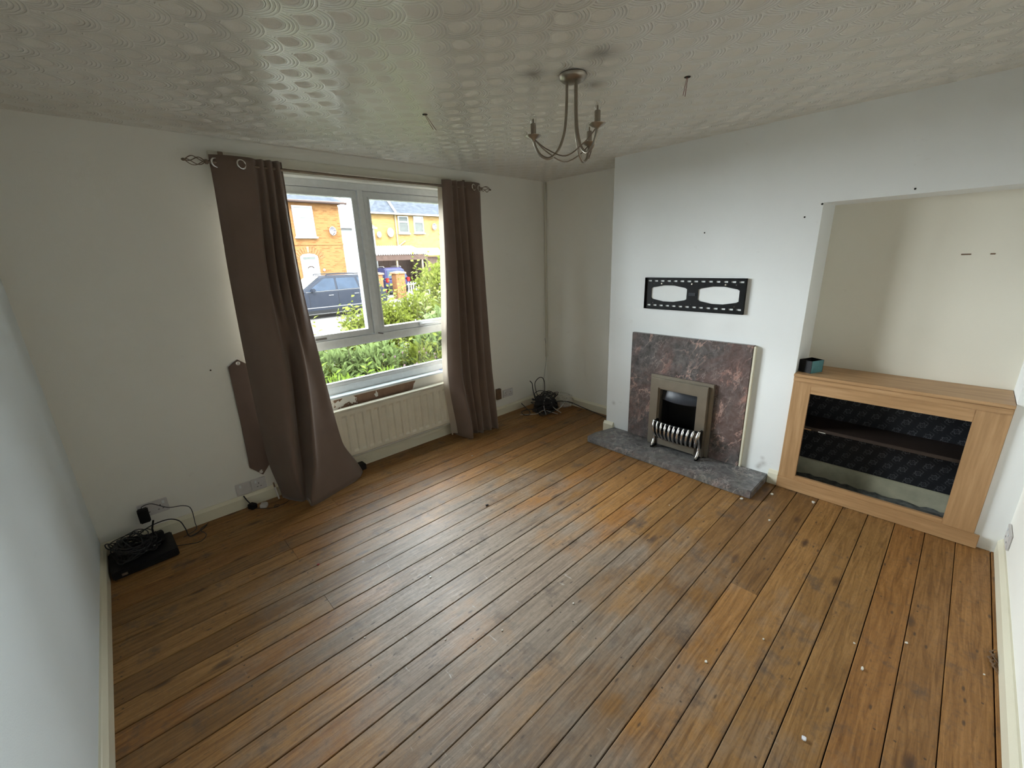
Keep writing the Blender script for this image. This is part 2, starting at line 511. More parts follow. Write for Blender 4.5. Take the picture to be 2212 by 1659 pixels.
def wallpaper_mat():
    t = NT('black_damask_wallpaper')
    x, y, z = t.sep(t.pos())
    u = t.math('DIVIDE', y, 0.075)
    v = t.math('DIVIDE', z, 0.13)
    row = t.math('FLOORED_MODULO', t.math('FLOOR', t.math('MULTIPLY', v, 2.0)), 2.0)
    uu = t.math('SUBTRACT', t.math('FRACT', t.math('ADD', u, t.math('MULTIPLY', row, 0.5))), 0.5)
    vv = t.math('SUBTRACT', t.math('FRACT', t.math('MULTIPLY', v, 2.0)), 0.5)
    d = t.math('SQRT', t.math('ADD', t.math('MULTIPLY', uu, uu), t.math('MULTIPLY', vv, vv)))
    petal = t.math('MULTIPLY', t.math('SINE', t.math('MULTIPLY', t.math('ARCTAN2', vv, uu), 6.0)), 0.05)
    ring = t.ramp(t.math('ABSOLUTE', t.math('SUBTRACT', t.math('ADD', d, petal), 0.2)), [(0.0, 1.0), (0.07, 0.0)])
    stem = t.math('ABSOLUTE', t.math('SUBTRACT', uu, t.math('MULTIPLY', t.math('SINE', t.math('MULTIPLY', v, 12.566)), 0.3)))
    st = t.ramp(stem, [(0.0, 1.0), (0.06, 0.0)])
    fac = t.math('MAXIMUM', ring, t.math('MULTIPLY', st, 0.7))
    fac = t.math('MULTIPLY', fac, t.ramp(t.noise(t.pos(), 60, 3), [(0.3, 0.3), (0.6, 1.0)]))
    return t.base(t.mix(fac, (0.012, 0.013, 0.016), (0.11, 0.11, 0.125)), 0.6, 0, 0.3)
M_WPAPER = wallpaper_mat()

def fabric_mat(name, c, trans):
    t = NT(name)
    P = t.pos()
    x, y, z = t.sep(P)
    wv = t.math('MULTIPLY', t.math('SINE', t.math('MULTIPLY', z, 2600.0)), t.math('SINE', t.math('MULTIPLY', x, 2600.0)))
    nz = t.noise(P, 6, 4)
    col = t.mix(nz, tuple(v * 0.88 for v in c), tuple(v * 1.12 for v in c))
    t.base(col, 0.9, 0, 0.15)
    t.b.inputs['Sheen Weight'].default_value = 0.25
    tr = t.n('ShaderNodeBsdfTranslucent')
    t.put(tr.inputs['Color'], col)
    mx = t.n('ShaderNodeMixShader')
    mx.inputs[0].default_value = trans
    t.t.links.new(t.b.outputs[0], mx.inputs[1])
    t.t.links.new(tr.outputs[0], mx.inputs[2])
    t.t.links.new(mx.outputs[0], t.o.inputs['Surface'])
    t.bump(t.noise(P, 420, 2), 0.2, 0.001)
    return t.m
M_CURT = fabric_mat('mocha_curtain_cloth', (0.195, 0.14, 0.112), 0.06)
M_LINING = fabric_mat('beige_lining', (0.55, 0.48, 0.40), 0.3)
M_STRAP = fabric_mat('brown_strap_cloth', (0.165, 0.115, 0.095), 0.0)

def glass_mat():
    t = NT('window_glass')
    t.t.nodes.remove(t.b)
    a = t.n('ShaderNodeBsdfTransparent')
    a.inputs[0].default_value = (0.965, 0.985, 0.98, 1)
    g = t.n('ShaderNodeBsdfGlossy')
    g.inputs['Roughness'].default_value = 0.02
    fr = t.n('ShaderNodeFresnel')
    fr.inputs['IOR'].default_value = 1.35
    fac = t.math('MULTIPLY', fr.outputs[0], 0.75)
    mx = t.n('ShaderNodeMixShader')
    t.put(mx.inputs[0], fac)
    t.t.links.new(a.outputs[0], mx.inputs[1])
    t.t.links.new(g.outputs[0], mx.inputs[2])
    t.t.links.new(mx.outputs[0], t.o.inputs['Surface'])
    return t.m
M_GLASS = glass_mat()
def bulb_mat():
    t = NT('clear_bulb_glass')
    t.t.nodes.remove(t.b)
    a = t.n('ShaderNodeBsdfTransparent')
    a.inputs[0].default_value = (0.97, 0.97, 0.96, 1)
    g = t.n('ShaderNodeBsdfGlossy')
    g.inputs['Roughness'].default_value = 0.05
    lw = t.n('ShaderNodeLayerWeight')
    lw.inputs[0].default_value = 0.35
    mx = t.n('ShaderNodeMixShader')
    t.put(mx.inputs[0], t.math('MULTIPLY', lw.outputs['Facing'], t.ramp(t.noise(t.pos(), 30, 2), [(0.2, 0.5), (0.8, 0.7)])))
    t.t.links.new(a.outputs[0], mx.inputs[1])
    t.t.links.new(g.outputs[0], mx.inputs[2])
    t.t.links.new(mx.outputs[0], t.o.inputs['Surface'])
    return t.m
M_BULB = bulb_mat()

M_PVC = plain('white_pvc', (0.72, 0.75, 0.76), 0.35, var=0.04)
M_SILL = plain('painted_sill', (0.66, 0.74, 0.78), 0.4, var=0.1, scale=8)
M_RAD = plain('cream_radiator_enamel', (0.74, 0.70, 0.585), 0.38, var=0.06, scale=6)
M_BRASSDARK = plain('antique_bronze_metal', (0.22, 0.17, 0.13), 0.4, 0.85)
M_NICKEL = plain('brushed_nickel', (0.34, 0.30, 0.25), 0.33, 1.0, var=0.08)
M_CHROME = plain('chrome', (0.75, 0.74, 0.72), 0.2, 1.0, var=0.05)
M_BLACK = plain('black_powder_coat', (0.007, 0.007, 0.0075), 0.5, spec=0.2)
M_BLKPLASTIC = plain('black_plastic', (0.009, 0.009, 0.010), 0.45, spec=0.22)
M_CABLEB = plain('black_cable_sheath', (0.018, 0.018, 0.02), 0.45)
M_CABLEG = plain('grey_white_cable_sheath', (0.45, 0.44, 0.41), 0.5)
M_CABLEW = plain('thin_grey_wire', (0.16, 0.15, 0.14), 0.5)
M_RED = plain('red_wire', (0.20, 0.045, 0.035), 0.5)
M_WHPLASTIC = plain('white_socket_plastic', (0.60, 0.575, 0.565), 0.35, var=0.04)
M_DARKHOLE = plain('dark_recess', (0.01, 0.009, 0.008), 0.9)
M_PEWTER = plain('pewter_fire_trim', (0.30, 0.265, 0.215), 0.38, 0.75, var=0.06, scale=12)
M_SILVER = plain('polished_silver_bars', (0.62, 0.61, 0.59), 0.22, 1.0, var=0.08)
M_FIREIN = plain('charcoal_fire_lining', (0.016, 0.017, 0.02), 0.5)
M_FIREHOOD = plain('graphite_fire_hood', (0.03, 0.033, 0.042), 0.35)
M_TEAL = plain('teal_card', (0.10, 0.27, 0.30), 0.6)
M_DARKSHELF = plain('dark_stained_shelf', (0.028, 0.018, 0.014), 0.45)
M_DUST = plain('grey_dust_debris', (0.10, 0.105, 0.10), 0.9, var=0.6, scale=22)
M_OLDCREAM = plain('grimy_cream_board', (0.42, 0.40, 0.29), 0.6, var=0.2, scale=9)
M_BAG = plain('clear_plastic_bag', (0.62, 0.60, 0.57), 0.25, var=0.15, scale=40)
M_BAG.node_tree.nodes['Principled BSDF'].inputs['Alpha'].default_value = 0.35
M_PAPER = plain('white_paper', (0.74, 0.75, 0.80), 0.7)
M_PAPERB = plain('blue_printed_paper', (0.28, 0.36, 0.62), 0.7)
M_FLAKE = plain('white_paint_flake', (0.72, 0.69, 0.62), 0.7)
M_REDBIT = plain('red_plastic_scrap', (0.35, 0.02, 0.02), 0.4)
M_BRNWOOD = plain('brown_wood', (0.16, 0.095, 0.055), 0.5, var=0.2)
M_CONDUIT = paint('painted_conduit', (0.70, 0.68, 0.59))
M_SUB = plain('dark_underfloor', (0.018, 0.013, 0.01), 0.9)

# ================================================================== ROOM SHELL
T = 0.12
fl = sempty('floor', (1.6, 1.4, 0), 'worn varnished pine floorboards across the whole room', 'floor')
box('subfloor', M_SUB, fl, XL - T, XR + T, YC - T, YW + T, -0.08, -0.03)
PITCHB = 0.131
edges = [-0.354 + PITCHB * k + R.uniform(-0.004, 0.004) for k in range(-1, 29)]
joints = {6: [2.01], 11: [2.03], 17: [0.465], 21: [0.46], 22: [0.455], 24: [0.85], 14: [2.82], 3: [0.85], 26: [1.64], 8: [-0.02]}
for i in range(len(edges) - 1):
    y0, y1 = max(edges[i], YC - 0.02), min(edges[i + 1], YW + 0.02)
    if y1 - y0 < 0.02:
        continue
    k = i - 1
    xe = XR + 0.02 if (y0 + y1) / 2 > YCL else XB + 0.06
    cuts = [XL - 0.02] + joints.get(k, []) + [xe]
    for a, b in zip(cuts[:-1], cuts[1:]):
        g = R.uniform(0.0010, 0.0024)
        dz = R.uniform(-0.0010, 0.0006)
        c = 0.0022
        ga = 0.0015 if a > XL else 0
        sec = [(y0 + g, -0.03), (y1 - g, -0.03), (y1 - g, dz - c), (y1 - g - c, dz), (y0 + g + c, dz), (y0 + g, dz - c)]
        MB().prism([sec], 'x', a + ga, b - ga).build('plank', M_FLOOR, fl)

ce = box('ceiling', M_CEIL, None, XL - T, XR + T, YC - T, YW + T, H, H + 0.12)
struct(ce, 'plaster ceiling with repeating combed fan pattern', 'ceiling')

# window wall with its opening
ww = MB()
YO = YW + 0.27
ww.prism([[(XL - T, -0.03), (XR + T, -0.03), (XR + T, H), (XL - T, H)], [(WX0, WZ0), (WX0, WZ1), (WX1, WZ1), (WX1, WZ0)]], 'y', YW, YO)
struct(ww.build('wall_window', M_WALLW), 'cream window wall with chipped plaster under the sill', 'wall')
struct(box('wall_left', M_LEFT, None, XL - T, XL, YC - T, YW, -0.03, H), 'white wall at the left edge of the room', 'wall')
struct(box('wall_right', M_WALL, None, XL, XR + T, YC - T, YC, -0.03, H), 'white wall at the right edge of the room', 'wall')
struct(box('wall_alcove', M_WALL, None, XR, XR + T, YC, YW, -0.03, H), 'cream wall behind the corner with the cable heap', 'wall')
# chimney breast, recess bulkhead and nib, one plastered mass around two openings
FY0, FY1, FZ1 = 1.262, 1.648, 0.60    # fire opening in the breast
cb = MB()
cb.prism([[(YC, -0.03), (YN, -0.03), (YN, ZB), (YCR, ZB), (YCR, -0.03), (FY0, -0.03), (FY0, FZ1), (FY1, FZ1), (FY1, -0.03), (YCL, -0.03), (YCL, H), (YC, H)]], 'x', XB, XR)
struct(cb.build('wall_chimney', M_CHIM), 'white chimney breast standing forward between two alcoves', 'wall')
struct(box('wall_recess', M_WALLR, None, XREC, XR, YN, YCR, -0.03, ZB), 'cream back wall of the recess above the cabinet', 'wall')

def skirting(name, mat, pts, hgt, thick, inward):
    """simple moulded skirting between two floor points; inward = unit normal into the room"""
    (x0, y0), (x1, y1) = pts
    nx, ny = inward
    prof = [(0, 0), (thick, 0), (thick, hgt * 0.78), (thick * 0.75, hgt * 0.86), (thick * 0.45, hgt * 0.97), (thick * 0.3, hgt), (0, hgt)]
    vs, m = [], len(prof)
    for (x, y) in pts:
        vs += [(x + nx * d, y + ny * d, z) for d, z in prof]
    fs = [(i, (i + 1) % m, m + (i + 1) % m, m + i) for i in range(m)] + [tuple(range(m)), tuple(range(m, 2 * m))]
    return struct(MB().add(vs, fs).build(name, mat), None, None)
SK = 0.095
for o, l in ((skirting('baseboard_window', M_SKIRT, [(XL, YW), (XR, YW)], SK, 0.02, (0, -1)), 'cream skirting board along the window wall'),
             (skirting('baseboard_left', M_SKIRT, [(XL, YC), (XL, YW - 0.02)], SK, 0.022, (1, 0)), 'scuffed cream skirting board along the left wall'),
             (skirting('baseboard_right', M_SKIRT, [(XL + 0.022, YC), (XB, YC)], SK, 0.022, (0, 1)), 'cream skirting board along the right wall'),
             (skirting('baseboard_alcove', M_SKIRT, [(XR, YCL), (XR, YW - 0.02)], SK, 0.02, (-1, 0)), 'cream skirting board in the corner alcove'),
             (skirting('baseboard_chimney_left', M_SKIRT, [(XB, YCL - 0.085), (XB, YCL + 0.018)], SK * 1.1, 0.025, (-1, 0)), 'short cream skirting stub left of the hearth'),
             (skirting('baseboard_chimney_right', M_SKIRT, [(XB, YCR), (XB, YCR + 0.062)], SK * 1.1, 0.022, (-1, 0)), 'short cream skirting stub right of the hearth')):
    o['label'] = l
    o['category'] = 'skirting board'

# painted conduit in the corner and batten over the window
t1 = MB()
t1.box(XR - 0.03, XR - 0.002, YW - 0.018, YW - 0.001, 0.52, H - 0.01)
struct(t1.build('trim_1', M_CONDUIT, bevel=0.003), 'painted cable conduit running down the room corner', 'conduit')
struct(box('trim_2', M_CONDUIT, None, 0.607, 2.60, YW - 0.022, YW, 2.265, 2.322, bevel=0.004), 'painted batten above the window carrying the curtain pole', 'batten')

# ------------------------------------------------------------------ window
win = sempty('window_1', ((WX0 + WX1) / 2, YW + 0.1, WZ0), 'white framed window with two casements over one fixed pane', 'window')
FY, FYB = YW + 0.095, YW + 0.165       # inner and outer face of the frame
MX0, MX1 = 1.556, 1.602                # mullion
TZ0, TZ1 = 1.012, 1.072                # transom
GX = [(0.776, 1.506), (1.652, 2.38)]
FR = 0.05
fo = MB().prism([[(WX0, WZ0 + 0.015), (WX1, WZ0 + 0.015), (WX1, WZ1), (WX0, WZ1)], [(WX0 + FR, WZ0 + 0.09), (WX0 + FR, WZ1 - FR), (WX1 - FR, WZ1 - FR), (WX1 - FR, WZ0 + 0.09)]], 'y', FY, FYB)
fo.build('outer_frame', M_PVC, win, bevel=0.003)
box('transom', M_PVC, win, WX0 + FR, WX1 - FR, FY - 0.012, FYB, TZ0, TZ1, bevel=0.004)
box('mullion', M_PVC, win, MX0, MX1, FY - 0.004, FYB, TZ1, WZ1 - FR, bevel=0.004)
for (a, b), (sa, sb) in zip(GX, ((WX0 + FR + 0.002, MX0 - 0.003), (MX1 + 0.003, WX1 - FR - 0.002))):
    z0, z1 = TZ1 + 0.002, WZ1 - FR - 0.002
    hole = [(a, 1.122), (a, 2.13), (b, 2.13), (b, 1.122)]
    sash = MB().prism([[(sa, z0), (sb, z0), (sb, z1), (sa, z1)], hole], 'y', FY + 0.012, FYB - 0.005).build('casement_sash', M_PVC, win, bevel=0.004)
    MB().prism([[(a - 0.012, 1.11), (b + 0.012, 1.11), (b + 0.012, 2.142), (a - 0.012, 2.142)], hole], 'y', FY + 0.004, FY + 0.013).build('glazing_bead', M_PVC, sash, bevel=0.002)
    box('pane', M_GLASS, sash, a - 0.002, b + 0.002, FY + 0.034, FY + 0.040, 1.12, 2.132)
lo = box('pane', M_GLASS, win, WX0 + FR - 0.002, WX1 - FR + 0.002, FY + 0.034, FY + 0.040, WZ0 + 0.088, TZ0 + 0.002)
MB().prism([[(WX0 + FR, WZ0 + 0.09), (WX1 - FR, WZ0 + 0.09), (WX1 - FR, TZ0), (WX0 + FR, TZ0)], [(WX0 + FR + 0.014, 0.728), (WX0 + FR + 0.014, TZ0 - 0.01), (WX1 - FR - 0.014, TZ0 - 0.01), (WX1 - FR - 0.014, 0.728)]], 'y', FY + 0.006, FY + 0.03).build('glazing_bead', M_PVC, win, bevel=0.002)
box('lower_frame_rail', M_PVC, win, WX0, WX1, FY - 0.014, FY, WZ0 + 0.012, WZ0 + 0.07, bevel=0.003)
hd = box('handle_base', M_PVC, win, 1.99, 2.05, FY - 0.016, FY + 0.012, 1.088, 1.108, bevel=0.004)
MB().tube([(2.01, FY - 0.02, 1.10), (2.06, FY - 0.045, 1.10), (2.16, FY - 0.05, 1.098)], [0.008, 0.008, 0.006], 8).build('handle_lever', M_PVC, win, smooth=True)
box('catch', M_CABLEW, win, 1.075, 1.16, FY + 0.004, FY + 0.012, 1.086, 1.100, bevel=0.002)
MB().tube([(1.58, FY - 0.012, 1.078), (1.62, FY - 0.02, 1.068)], 0.005, 6).build('corner_peg', M_CABLEW, win)
box('sill', M_SILL, win, WX0, WX1, YW - 0.004, FY, WZ0, WZ0 + 0.014, bevel=0.003)

# ================================================================== CURTAINS AND POLE
def curtain_rows(levels, nz):
    zs = [l[0] for l in levels]
    rows = []
    lv = [catmull([(x, y, 0) for x, y in l[1]], 7) for l in levels]
    for k in range(nz + 1):
        z = zs[0] + (zs[-1] - zs[0]) * k / nz
        i = 0
        while i < len(zs) - 2 and z < zs[i + 1]:
            i += 1
        t = (zs[i] - z) / (zs[i] - zs[i + 1])
        def P(j, q):
            return lv[max(0, min(len(lv) - 1, j))][q]
        row = []
        for q in range(len(lv[0])):
            a, b, c, d = P(i - 1, q), P(i, q), P(i + 1, q), P(i + 2, q)
            v = 0.5 * ((2 * b) + (c - a) * t + (2 * a - 5 * b + 4 * c - d) * t * t + (3 * b - a - 3 * c + d) * t ** 3)
            row.append((v.x, v.y, z))
        rows.append(row)
    return rows
def curtain(name, label, levels, lining_shift, rings, hemwave):
    t = thing(name, (levels[-1][1][6][0], levels[-1][1][6][1], 0), label, 'curtain')
    rows = curtain_rows(levels, 60)
    n = len(rows[-1])
    for k in range(6):                       # uneven hem
        for j in range(n):
            x, y, z = rows[-1 - k][j]
            rows[-1 - k][j] = (x, y, z + hemwave * (0.5 + 0.5 * math.sin(j * 0.21)) * (1 - k / 6))
    o = MB().grid(rows).build('cloth', M_CURT, t, smooth=True, fix=False)
    md = o.modifiers.new('cloth_thickness', 'SOLIDIFY')
    md.thickness = 0.003
    md.offset = 0
    lr = []
    for r in rows[1:]:
        lr.append([(x + (lining_shift * max(0, 1 - j / 12.0)), y + (0.012 if lining_shift < 0 else 0.006), z + (0.02 if r is rows[-1] else 0)) for j, (x, y, z) in enumerate(r)])
    MB().grid(lr).build('lining', M_LINING, t, smooth=True, fix=False)
    for (x, y, z) in rings:
        MB().tube([(x + 0.006 * math.cos(a) * 0, y + 0.004 * math.sin(a), z) for a in (0, 1)], 0.001, 4)
        pts = [(x + 0.024 * math.cos(2 * math.pi * k / 24), y + 0.010 * math.cos(2 * math.pi * k / 24), z + 0.024 * math.sin(2 * math.pi * k / 24)) for k in range(24)]
        MB().tube(pts, 0.0055, 8, closed=True).build('eyelet', M_CHROME, t, smooth=True)
    return t
L_left = [
    (2.287, [(.598, 3.187), (.606, 3.187), (.66, 3.165), (.74, 3.155), (.81, 3.16), (.845, 3.187), (.87, 3.165), (.893, 3.187), (.915, 3.16), (.938, 3.187), (.96, 3.16), (.982, 3.187), (.992, 3.187)]),
    (1.58, [(.575, 3.187), (.572, 3.187), (.62, 3.15), (.70, 3.13), (.765, 3.13), (.79, 3.187), (.825, 3.13), (.848, 3.187), (.88, 3.12), (.905, 3.187), (.94, 3.13), (.975, 3.18), (.985, 3.187)]),
    (.88, [(.56, 3.187), (.555, 3.187), (.59, 3.13), (.66, 3.08), (.735, 3.06), (.785, 3.13), (.815, 3.187), (.845, 3.11), (.875, 3.07), (.90, 3.10), (.94, 3.13), (1.0, 3.155), (1.025, 3.17)]),
    (.30, [(.565, 3.187), (.56, 3.187), (.585, 3.12), (.63, 3.05), (.675, 3.0), (.725, 3.06), (.755, 3.1), (.775, 3.03), (.80, 2.96), (.84, 3.0), (.93, 3.05), (1.02, 3.10), (1.07, 3.14)]),
    (.010, [(.60, 3.187), (.60, 3.187), (.62, 3.13), (.655, 3.06), (.685, 3.02), (.71, 3.03), (.715, 3.0), (.712, 2.95), (.715, 2.905), (.80, 2.925), (.92, 2.965), (1.10, 3.03), (1.185, 3.12)])]
L_right = [
    (2.293, [(2.225, 3.187), (2.228, 3.18), (2.26, 3.155), (2.30, 3.16), (2.33, 3.187), (2.355, 3.16), (2.385, 3.187), (2.42, 3.155), (2.455, 3.187), (2.48, 3.165), (2.54, 3.15), (2.60, 3.165), (2.635, 3.187)]),
    (1.5, [(2.18, 3.187), (2.183, 3.16), (2.22, 3.13), (2.265, 3.12), (2.31, 3.17), (2.34, 3.12), (2.37, 3.17), (2.41, 3.11), (2.45, 3.17), (2.485, 3.12), (2.54, 3.13), (2.59, 3.13), (2.625, 3.187)]),
    (.60, [(2.105, 3.165), (2.11, 3.14), (2.15, 3.10), (2.21, 3.08), (2.275, 3.14), (2.31, 3.08), (2.345, 3.13), (2.39, 3.07), (2.44, 3.13), (2.48, 3.07), (2.53, 3.12), (2.58, 3.08), (2.62, 3.15)]),
    (.012, [(2.15, 3.165), (2.155, 3.14), (2.165, 3.09), (2.21, 2.97), (2.29, 3.07), (2.32, 3.02), (2.335, 3.08), (2.36, 3.0), (2.41, 3.05), (2.45, 2.985), (2.50, 3.03), (2.53, 2.965), (2.57, 3.05)])]
curtain('curtain', 'brown eyelet curtain trailing on the floor left of the window', L_left, 0.03, [(.752, 3.148, 2.243), (.628, 3.178, 2.243)], 0.0)
curtain('curtain', 'brown eyelet curtain with beige lining right of the window', L_right, -0.035, [(2.53, 3.145, 2.25), (2.612, 3.17, 2.25)], 0.006)

YP, ZP = YW - 0.088, 2.245
pole = thing('curtain_pole', (1.6, YP, ZP), 'thin bronze curtain pole with twisted cage finials', 'curtain pole')
MB().tube([(0.585, YP, ZP), (1.1, YP, ZP - 0.004), (1.6, YP, ZP - 0.006), (2.1, YP, ZP - 0.002), (2.64, YP, ZP + 0.006)], 0.0095, 12).build('rod', M_BRASSDARK, pole, smooth=True)
for sx, x0, zz in ((-1, 0.585, ZP), (1, 2.64, ZP + 0.006)):
    fin = MB().lathe([(0.004, -0.008), (0.013, -0.006), (0.014, 0.006), (0.006, 0.012)], (x0 + sx * 0.006, YP, zz), 'x', 12).build('finial', M_BRASSDARK, pole, smooth=True)
    for k in range(4):
        pts = []
        for i in range(15):
            u = i / 14
            a = k * math.pi / 2 + u * 2.4
            rad = 0.024 * math.sin(math.pi * u) ** 0.8 + 0.002
            pts.append((x0 + sx * (0.012 + 0.095 * u), YP + rad * math.cos(a), zz + rad * math.sin(a)))
        MB().tube(pts, 0.0025, 6).build('cage_wire', M_BRASSDARK, fin, smooth=True)
    MB().lathe([(0.001, -0.012), (0.007, -0.006), (0.008, 0), (0.006, 0.007), (0.001, 0.011)], (x0 + sx * 0.113, YP, zz), 'x', 10).build('tip', M_BRASSDARK, fin, smooth=True)
for x in (0.672, 2.50):
    b = MB().tube([(x, YW - 0.022, 2.30), (x, YW - 0.05, 2.292), (x, YP + 0.002, 2.262), (x, YP, 2.256)], 0.006, 8).build('bracket', M_BRASSDARK, pole, smooth=True)
    box('bracket_plate', M_BRASSDARK, b, x - 0.014, x + 0.014, YW - 0.027, YW - 0.022, 2.268, 2.32, bevel=0.002)
    MB().tube([(x - 0.001, YP + 0.014 * math.cos(a), 2.245 + 0.014 * math.sin(a)) for a in [2 * math.pi * k / 16 for k in range(16)]], 0.004, 6, closed=True).build('cup_ring', M_BRASSDARK, b, smooth=True)

tb = thing('curtain_tieback', (0.52, YW - 0.008, 0.2), 'brown pointed fabric tieback strap hanging on the wall', 'tieback')
poly = [(.462, 1.02), (.521, 1.062), (.578, 1.015), (.570, .62), (.572, .265), (.52, .203), (.449, .285), (.458, .62)]
o = MB().prism([poly], 'y', YW - 0.014, YW - 0.007).build('strap', M_STRAP, tb, bevel=0.002)
for (x, z) in ((.521, 1.035), (.512, .232)):
    MB().tube([(x + 0.011 * math.cos(a), YW - 0.016, z + 0.011 * math.sin(a)) for a in [2 * math.pi * k / 16 for k in range(16)]], 0.003, 6, closed=True).build('eyelet', M_CHROME, tb, smooth=True)
    MB().lathe([(0.001, 0), (0.010, 0), (0.010, 0.0015), (0.001, 0.0015)], (x, YW - 0.0165, z), 'y', 12).build('eyelet_hole', M_WHPLASTIC, tb)

# ================================================================== RADIATOR
rx0, rx1, rz0, rz1, ry = 1.06, 2.20, 0.140, 0.540, 3.182
rad = thing('radiator', ((rx0 + rx1) / 2, ry + 0.03, rz0), 'cream panel radiator mounted below the window', 'radiator')
nx = 16
pit = (rx1 - rx0 - 0.06) / nx
us = [rx0, rx0 + 0.012, rx0 + 0.03]
dep = [0.010, 0.0, 0.0]
for k in range(nx):
    b = rx0 + 0.03 + k * pit
    for q, d in ((0.14, 0.0), (0.28, 0.011), (0.72, 0.011), (0.86, 0.0)):
        us.append(b + q * pit)
        dep.append(d)
us += [rx1 - 0.03, rx1 - 0.012, rx1]
dep += [0.0, 0.0, 0.010]
zlev = [(rz0, 0, 0.012), (rz0 + 0.012, 0, 0.0), (rz0 + 0.035, 0, 0.0), (rz0 + 0.055, 1, 0.0), (rz1 - 0.06, 1, 0.0), (rz1 - 0.04, 0, 0.0), (rz1 - 0.012, 0, 0.0), (rz1, 0, 0.012)]
rows = [[(u, ry + e + (d if (m or d == 0.010) else 0.0), z) for u, d in zip(us, dep)] for z, m, e in zlev]
pm = MB().grid(rows)
pan = pm.build('fluted_panel', M_RAD, rad, smooth=False, fix=False)
md = pan.modifiers.new('sheet', 'SOLIDIFY')
md.thickness = 0.012
md.offset = -1.0
box('top_cover', M_RAD, rad, rx0 - 0.002, rx1 + 0.002, ry - 0.001, ry + 0.058, rz1 + 0.001, rz1 + 0.010, bevel=0.003)
for xx in (rx0 - 0.004, rx1 - 0.002):
    box('side_cover', M_RAD, rad, xx, xx + 0.006, ry + 0.004, ry + 0.056, rz0 + 0.01, rz1, bevel=0.002)
for xx in (rx0 + 0.25, rx1 - 0.25):
    box('wall_bracket', M_RAD, rad, xx, xx + 0.03, ry + 0.03, YW - 0.001, rz0 + 0.05, rz1 - 0.05)
MB().tube([(rx1 - 0.05, ry + 0.035, rz0 + 0.02), (rx1 - 0.05, ry + 0.035, 0.09), (rx1 - 0.05, ry + 0.035, 0.0)], 0.0075, 8).build('supply_pipe', M_RAD, rad, smooth=True)
MB().tube([(rx0 + 0.05, ry + 0.035, rz0 + 0.02), (rx0 + 0.05, ry + 0.035, 0.09), (rx0 + 0.05, ry + 0.035, 0.0)], 0.0075, 8).build('return_pipe', M_RAD, rad, smooth=True)

# ================================================================== FIREPLACE
MX = XB - 0.035     # marble face
back = thing('marble_back_panel', (XB - 0.017, 1.437, 0.06), 'upright pink and grey veined marble panel around the fire', 'fireplace panel')
MB().prism([[(0.957, 0.061), (1.262, 0.061), (1.262, 0.60), (1.648, 0.60), (1.648, 0.061), (1.917, 0.061), (1.917, 0.995), (0.957, 0.995)]], 'x', MX, XB - 0.001).build('slab', M_MARBLE, back, bevel=0.003)
box('side_strip', M_SKIRT, back, MX + 0.004, XB - 0.001, 0.942, 0.9565, 0.061, 0.993, bevel=0.001)
box('top_strip', M_MARBLE, back, MX + 0.002, XB - 0.001, 0.957, 1.917, 0.9955, 0.999)
hearth = MB()
hp = [(2.893, 0.757), (2.889, 0.95), (2.895, 1.3), (2.891, 1.7), (2.896, 2.03), (2.899, 2.148), (3.02, 2.146), (XB - 0.002, 2.085), (XB - 0.002, 0.757)]
hearth.prism([hp], 'z', 0.0005, 0.06)
h = hearth.build('hearth_slab', M_HEARTH, None, bevel=0.006)
tag(h, 'grey marble hearth slab lying on the floorboards', 'hearth')

fire = thing('electric_fire', (3.18, 1.44, 0.06), 'pewter framed inset electric fire with silver basket grate', 'electric fire')
fx = MX - 0.001
def frame(name, mat, oy0, oy1, oz1, iy0, iy1, iz1, x0, x1, z0=0.061, bev=0.003):
    return MB().prism([[(oy0, z0), (iy0, z0), (iy0, iz1), (iy1, iz1), (iy1, z0), (oy1, z0), (oy1, oz1), (oy0, oz1)]], 'x', x0, x1).build(name, mat, fire, bevel=bev)
frame('outer_trim', M_PEWTER, 1.180, 1.705, 0.672, 1.23, 1.66, 0.62, fx - 0.024, fx, bev=0.005)
frame('main_trim', M_PEWTER, 1.212, 1.688, 0.650, 1.288, 1.615, 0.570, fx - 0.052, fx - 0.024, bev=0.004)
frame('inner_trim', M_PEWTER, 1.280, 1.623, 0.578, 1.297, 1.606, 0.558, fx - 0.040, fx + 0.002, bev=0.002)
frame('lip', M_NICKEL, 1.266, 1.640, 0.590, 1.297, 1.606, 0.558, fx + 0.002, fx + 0.020, bev=0.002)
# fire box set into the chimney
fb = MB()
fb.box(3.40, 3.41, 1.27, 1.64, 0.062, 0.595).box(fx + 0.02, 3.40, 1.27, 1.278, 0.062, 0.595).box(fx + 0.02, 3.40, 1.632, 1.64, 0.062, 0.595)
fb.box(fx + 0.02, 3.40, 1.278, 1.632, 0.587, 0.595).box(fx - 0.01, 3.40, 1.278, 1.632, 0.0612, 0.068)
fb.build('fire_box', M_FIREIN, fire)
hood = []
for i in range(9):
    yy = 1.29 + (1.615 - 1.29) * i / 8
    bul = math.sin(math.pi * i / 8)
    hood.append([(fx + 0.03 - 0.012 * bul, yy, 0.586), (fx + 0.012 - 0.02 * bul, yy, 0.52), (fx + 0.0 - 0.03 * bul, yy, 0.475 - 0.006 * bul), (fx + 0.004 - 0.03 * bul, yy, 0.462 - 0.006 * bul), (fx + 0.03 - 0.02 * bul, yy, 0.455)])
MB().grid(hood).build('hood', M_FIREHOOD, fire, smooth=True, fix=False)
cy = 1.42
def bask(u):
    """front curve of the basket: u -1..1"""
    return 3.105 - 0.025 * (1 - u * u), cy + 0.19 * u
rows_t = [bask(-1 + 2 * i / 16) for i in range(17)]
MB().tube([(x + 0.002, y, 0.292) for x, y in rows_t], 0.008, 8).build('top_rail', M_BLACK, fire, smooth=True)
